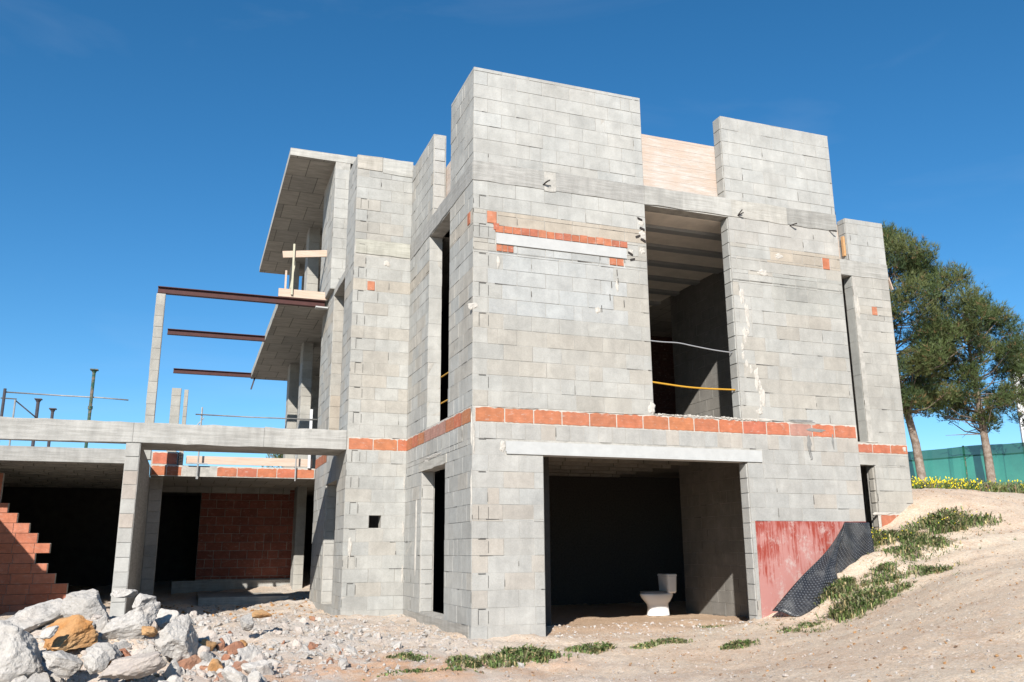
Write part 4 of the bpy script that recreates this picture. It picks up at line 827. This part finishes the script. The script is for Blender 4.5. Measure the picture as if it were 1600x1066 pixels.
m_ = MB(); loft(m_, [(TX-.02, TY, tz-.02, .215, .12, .7), (TX-.02, TY, tz+.02, .215, .12, .7), (TX-.02, TY, tz+.13, .205, .11, .75), (TX-.03, TY, tz+.2, .215, .12, .8), (TX-.03, TY, tz+.24, .255, .15, .85), (TX-.035, TY, tz+.30, .30, .18, .9), (TX-.04, TY, tz+.35, .325, .19, .9), (TX-.04, TY, tz+.385, .33, .19, .9), (TX-.04, TY, tz+.39, .315, .175, .9), (TX-.06, TY, tz+.388, .24, .12, .9), (TX-.06, TY, tz+.30, .18, .09, .9)]); m_.build('bowl', M['porcelain'], toi, True)
m_ = MB(); loft(m_, [(TX-.09, TY, tz+.395, .27, .185, .9), (TX-.09, TY, tz+.415, .275, .19, .9), (TX-.09, TY, tz+.43, .265, .18, .9)]); m_.build('seat', M['seat'], toi, True)
m_ = MB(); loft(m_, [(TX+.2, TY, tz+.39, .085, .17, .35), (TX+.2, TY, tz+.42, .095, .19, .3), (TX+.2, TY, tz+.70, .105, .2, .3)]); cis = m_.build('cistern', M['porcelain'], toi)
m_ = MB(); loft(m_, [(TX+.2, TY, tz+.703, .112, .207, .3), (TX+.2, TY, tz+.735, .112, .207, .3), (TX+.2, TY, tz+.745, .1, .195, .3)]); m_.build('lid', M['porcelain'], cis)

toi.scale = (.9, .9, .87)
# ------------------------------------------------------------------ hoses and rails
def curve(name, pts, r, mat, label, cat, n=7):
    P = [Vector(p) for p in pts]; out = []
    for i in range(len(P)-1):
        a = P[max(i-1, 0)]; b_ = P[i]; c = P[i+1]; d = P[min(i+2, len(P)-1)]
        for q in range(6):
            t_ = q/6; out.append(.5*((2*b_)+(c-a)*t_+(2*a-5*b_+4*c-d)*t_*t_+(3*b_-a-3*c+d)*t_**3))
    out.append(P[-1]); m_ = MB(); m_.tube(out, r, n); o = m_.build(name, mat, None, True, loc=P[0]); return tag(o, label, cat)
curve('conduit', [(2.54, .1, 3.645), (2.75, .1, 3.64), (3.02, .1, 3.645), (3.25, .1, 3.62), (3.6, .1, 3.585), (3.90, .1, 3.57)], .009, M['grey'], 'grey conduit stretched across the large upper window', 'conduit')
curve('hose', [(2.54, .1, 3.07), (2.8, .1, 3.05), (3.1, .1, 3.03), (3.4, .1, 3.025), (3.7, .1, 3.03), (3.90, .1, 3.035)], .013, M['yellow'], 'yellow hose stretched low across the large upper window', 'hose')
curve('hose', [(.215, 1.05, 3.40), (.215, 1.6, 3.385), (.215, 2.3, 3.39)], .011, M['yellow'], 'upper yellow hose across the tall slit window left of the corner', 'hose')
curve('hose', [(.215, 1.05, 3.0), (.215, 1.6, 2.985), (.215, 2.3, 2.99)], .011, M['yellow'], 'lower yellow hose across the tall slit window left of the corner', 'hose')
def prop(x, y, z0, z1, mat, r, label, plate=.09):
    o = empty('steel_prop', (x, y, z0), label, 'prop', 'scaffold props on the terrace'); m_ = MB(); m_.tube([(x, y, z0), (x, y, z1)], r, 10); m_.build('tube', mat, o, True)
    m_ = MB(); m_.box(x-plate, x+plate, y-plate, y+plate, z1, z1+.018); m_.tube([(x, y, z1-.05), (x, y, z1)], [r, r*1.8], 8); m_.build('head_plate', mat, o)
    m_ = MB(); m_.tube([(x, y, z0+.55*(z1-z0)), (x, y, z0+.55*(z1-z0)+.06)], r*1.45, 10); m_.build('collar', mat, o)
prop(-5.09, 8, 2.6, 4.28, M['green'], .03, 'tall green steel prop with a flat head plate', .07)
prop(-5.98, 8, 2.6, 3.66, M['dark'], .03, 'short rusty prop nearer the left railing post', .06); prop(-5.72, 8, 2.6, 3.49, M['dark'], .027, 'shortest dark prop between the rusty prop and the green prop', .06)
rl = empty('guard_rail', (-5.5, 8, 2.6), 'thin scaffold railing on the left terrace roof', 'railing')
m_ = MB(); m_.tube([(-6.57, 8.03, 3.78), (-5.6, 8.03, 3.765), (-4.9, 8.03, 3.76), (-4.44, 8.03, 3.74)], .014, 6); m_.build('rail', M['galv'], rl, True)
for x, zt_ in ((-6.55, 3.84), (-6.36, 3.64)): m_ = MB(); m_.tube([(x, 8, 2.6), (x, 8, zt_)], .026 if x < -6.4 else .016, 8); m_.build('post', M['dark'] if x < -6.4 else M['galv'], rl, True)
m_ = MB(); m_.tube([(-6.36, 8, 3.63), (-6.2, 8, 3.5), (-5.98, 7.95, 3.32)], .013, 6); m_.build('brace', M['dark'], rl, True)
m_ = MB(); m_.tube([(-6.6, 8, 3.66), (-6.34, 8, 3.655)], .012, 6); m_.build('rail', M['galv'], rl, True)
rr = empty('guard_rail', (-2, 6.95, 2.42), 'rusty railing bar clamped along the brick edge of the porch roof', 'railing')
m_ = MB(); m_.tube([(-3.2, 6.93, 3.36), (-2.2, 6.93, 3.35), (-.97, 6.93, 3.36)], .013, 6); m_.build('rail', M['galv'], rr, True)
m_ = MB(); m_.tube([(-3.09, 6.95, 2.2), (-3.09, 6.95, 3.5)], .017, 6); m_.box(-3.28, -2.92, 6.93, 6.97, 2.44, 2.465); m_.box(-3.11, -3.07, 6.93, 7.0, 2.17, 2.22); m_.build('post', M['galv'], rr)
m_ = MB(); m_.tube([(-3.05, 6.95, 3.3), (-3.2, 6.95, 3.1), (-3.3, 6.95, 2.9)], .01, 6); m_.build('brace', M['galv'], rr)
m_ = MB(); m_.tube([(-1.33, 6.95, 2.17), (-1.33, 6.95, 2.75)], .015, 6); m_.build('post', M['galv'], rr)
m_ = MB(); m_.box(-1.11, -1.06, 6.94, 6.98, 2.42, 3.56); m_.build('post', M['pvc'], rr)
m_ = MB(); m_.box(-3.3, -1.0, 7.1, 7.14, 2.46, 2.61, jit=.004); tag(m_.build('plank', M['wood'], None, loc=(-2.2, 7.12, 2.5)), 'long timber plank on edge above the orange brick edge', 'plank')
m_ = MB(); m_.box(-1.9, -.97, 6.18, 6.22, 5.565, 5.72, jit=.004); tag(m_.build('plank', M['wood'], None, loc=(-1.4, 6.2, 5.6)), 'short formwork board on the front edge of the balcony slab', 'plank')
m_ = MB(); m_.bar((-1.86, 6.2, 6.40), (-.92, 6.2, 6.53), .04, .13); tag(m_.build('plank', M['wood'], None, loc=(-1.4, 6.2, 6.5)), 'slightly tilted guard plank nailed to the thin balcony laths', 'plank')
def lath(x, z1, y, w_, mat, lab, dx=0):
    m_ = MB(); m_.bar((x+dx, y, 5.605), (x, y, z1), w_, w_*.7, up=(0, 1, 0)); tag(m_.build('lath', mat, None, loc=(x, y, 5.6)), lab, 'lath')
lath(-1.66, 6.62, 6.15, .035, M['pale'], 'pale upright lath carrying the tilted balcony guard plank'); lath(-1.77, 6.12, 6.3, .035, M['wood'], 'shorter pinkish lath left of the pale balcony lath')
lath(-1.6, 6.35, 6.35, .02, M['pale'], 'slanting thin stick leaning behind the pale balcony lath', -.1)

# ------------------------------------------------------------------ fence, house, trees, flowers beyond the crest
fe = empty('fence', (21, 13, 2.6), 'tall green shade net fence on posts behind the yellow flowers', 'fence')
m_ = MB(); A = Vector((16.0, 14.9, 0)); B = Vector((33.0, 8.4, 0)); n = 90
def topz(t_): return 3.83+1.75*t_*.75-.04*abs(math.sin(t_*math.pi*5.6))
for i in range(n):
    for (z0, z1, q, cc) in ((1.6, .86, 0, (1.1, 1.15, 1.2)), (.84, 1, .02, (.55, .6, .62))):
        P = []
        for t_ in (i/n, (i+1)/n):
            p = A.lerp(B, t_); tz_ = topz(t_); bz = 2.0; off = .10*math.sin(t_*70)+.06*math.sin(t_*173); zz0 = bz if z0 == 1.6 else bz+(tz_-bz)*z0; zz1 = bz+(tz_-bz)*z1
            P.append(((p.x+off*.3, p.y-off-q, zz0), (p.x+off*.3, p.y-off-q, zz1)))
        m_.poly([P[0][0], P[1][0], P[1][1], P[0][1]], 0, cc)
m_.build('net', M['net'], fe)
for i in range(7):
    t_ = .03+i*.157; p = A.lerp(B, t_); m_ = MB(); m_.tube([(p.x, p.y+.1, 1.8), (p.x, p.y+.1, topz(t_)+.03)], .035, 8); m_.build('post', M['green'], fe, True)
wh = empty('white_house', (40, 26, 2), 'plain white rendered house wall behind the pines at the right edge', 'house')
hx, hy = Vector((.64, -.768, 0)), Vector((.768, .64, 0)); hc = Vector((37.2, 23.0, 0))+hx*7+hy*5
m_ = MB(); m_.obox(hc+Vector((0, 0, 6)), hx*7, hy*5, (0, 0, 5.0)); m_.build('wall', M['white'], wh)
m_ = MB(); m_.obox(hc+Vector((0, 0, 11.13)), hx*7.12, hy*5.12, (0, 0, .12)); m_.build('roof', M['white'], wh)
m_ = MB(); m_.obox(hc-hy*5.02-hx*2.2+Vector((0, 0, 8.2)), hx*.7, hy*.04, (0, 0, .7)); m_.build('window', M['glass'], wh)

def pine(name, base, top, lean, crown_c, R, Hc, ncl, label, seed, trunk_r=.13, bare=.3):
    r = random.Random(seed); o = empty(name, base, label, 'pine tree'); b0 = Vector(base)
    pts = [b0+Vector((0, 0, -.3)), b0+Vector((lean[0]*.12, lean[1]*.12, top*.18)), b0+Vector((lean[0]*.45, lean[1]*.45, top*.42)), b0+Vector((lean[0]*.8, lean[1]*.8, top*.7)), b0+Vector((lean[0], lean[1], top*.96))]
    m_ = MB(); m_.tube(pts, [trunk_r*1.15, trunk_r, trunk_r*.78, trunk_r*.5, trunk_r*.15], 10)
    cc = Vector(crown_c); cl = []
    for i in range(ncl):
        a = r.uniform(0, 6.283); h = r.uniform(-1, 1); prof = math.sqrt(max(0.03, 1-abs(h)**2.2))*(1-.28*h)*r.choice((1, 1, .85, .6, 1.1)); rr_ = R*prof*r.uniform(.55, 1.05)
        p = cc+Vector((math.cos(a)*rr_, math.sin(a)*rr_, h*Hc)); cl.append((p, r.uniform(.26, .56)*(R/2.6)**.5, r.uniform(.7, 1.3)))
    for p, s, t_ in cl:
        f = min(.95, max(.30, (p.z-b0.z)/top-.12)); q = b0+Vector((lean[0]*f, lean[1]*f, top*f)); mid = (p+q)/2+Vector((0, 0, -.12*(p-q).length))
        if r.random() < .6: m_.tube([q, mid, p], [.035*trunk_r/.16, .02, .008], 5, cap=False)
    for _ in range(14):
        f = r.uniform(.3, .62); q = b0+Vector((lean[0]*f, lean[1]*f, top*f)); a = r.uniform(0, 6.28); L = r.uniform(.5, 1.5); m_.tube([q, q+Vector((math.cos(a)*L*.6, math.sin(a)*L*.6, -.02)), q+Vector((math.cos(a)*L, math.sin(a)*L, r.uniform(-.2, .2)))], [.02, .012, .005], 4, cap=False)
    m_.build('trunk', M['bark'], o, True)
    V = []; F = []; Cc = []
    for p, s, t_ in cl:
        base_c = r.choice([(.055, .08, .026), (.075, .10, .032), (.04, .062, .024), (.09, .105, .036)])
        for _ in range(int(125*(s/.45)**2)):
            d = Vector((r.gauss(0, 1), r.gauss(0, 1), r.gauss(0, .75))); d = d.normalized()*s*r.random()**.4; c = p+d; dirn = (d.normalized()*.5+Vector((0, 0, .75))+Vector((r.gauss(0, .3), r.gauss(0, .3), 0))).normalized()
            k_ = r.uniform(.75, 1.3); col = tuple(q*k_ for q in base_c)
            if r.random() < .05: col = (.2, .13, .06)
            for _b in range(6):
                e = (dirn+Vector((r.gauss(0, .5), r.gauss(0, .5), r.gauss(0, .4)))).normalized()*r.uniform(.12, .24); sd = e.cross(Vector((r.gauss(0, 1), r.gauss(0, 1), r.gauss(0, 1)))).normalized()*.0085
                i = len(V); V.extend([c-sd, c+sd, c+e]); F.append((i, i+1, i+2)); Cc.append(col)
    m2 = MB(); m2.v = [tuple(v) for v in V]; m2.f = F; m2.m = [0]*len(F); m2.c = Cc; m2.build('crown', M['needle'], o)
#TREES
pine('pine_tree', (19.65, 12.5, 2.7), 8.7, (-1.0, .3), (19.1, 12.9, 8.45), 2.95, 3.2, 235, 'tall dark pine with a leaning trunk right behind the block house', 11)
pine('pine_tree', (21.75, 11.7, 2.65), 6.2, (-.25, 0), (21.75, 11.8, 7.05), 1.85, 2.1, 120, 'smaller pine with a straight pale trunk before the green net', 12, .13)
pine('pine_tree', (24.6, 11.0, 2.6), 6.0, (.2, 0), (24.4, 11.1, 6.5), 1.8, 1.9, 85, 'pine at the right edge with its trunk out of the frame', 13, .10)
pine('distant_pine', (3.5, 38, 1.6), 6.0, (0, 0), (3.5, 38, 5.2), 3.6, 1.7, 130, 'distant dark green tree seen under the terrace beam', 14, .2)

def H2(x, y): return H1(x, y)
m_ = MB()
for _ in range(5200):
    t_ = rnd.uniform(-.05, 1.6); x = 15.15+2.95*t_+rnd.gauss(0, .12); y = 8.35-1.1*t_+rnd.gauss(0, .32); z = hf(x, y) if False else 0
    m_.v.append((x, y, 0))
pts = m_.v; zs_ = hgt(np.array([p[0] for p in pts]), np.array([p[1] for p in pts]), False); m_ = MB(); mf = MB()
for (x, y, _z), z in zip(pts, zs_):
    z = float(z); h = rnd.uniform(.10, .42)*(.6+.4*math.sin(x*2.3+y)**2); an = rnd.uniform(0, 6.28); d = Vector((math.cos(an), math.sin(an), 0)); c = tuple(q*rnd.uniform(.8, 1.5) for q in rnd.choice(GR)); p0 = Vector((x, y, z-.03)); p1 = p0+d*h*.35+Vector((0, 0, h))
    s_ = Vector((-d.y, d.x, 0))*.014; m_.poly([p0-s_, p0+s_, p1], 0, c)
    for _b in range(3):
        q = p0.lerp(p1, rnd.uniform(.2, .8)); e = Vector((rnd.gauss(0, 1), rnd.gauss(0, 1), .6)).normalized()*.09; m_.poly([q, q+e+s_, q+e*1.3-s_], 0, c)
    if rnd.random() < .22+.25*math.sin(x*1.7+.6):
        r_ = rnd.uniform(.016, .03); q = p1; yc = (.80, .66, .03); mf.poly([q+Vector((r_, 0, 0)), q+Vector((0, -.3*r_, r_)), q+Vector((-r_, 0, .0)), q+Vector((0, -.3*r_, -r_))], 0, yc); mf.poly([q+Vector((0, r_, 0)), q+Vector((0, 0, r_)), q+Vector((0, -r_, 0)), q+Vector((0, 0, -r_))], 0, yc)
tag(m_.build('flower_bed_greenery', M['leaf']), 'green stems and leaves along the crest before the net', None, None, 'stuff')
tag(mf.build('yellow_flowers', M['leaf']), 'yellow wildflowers blooming along the crest before the net', None, None, 'stuff')
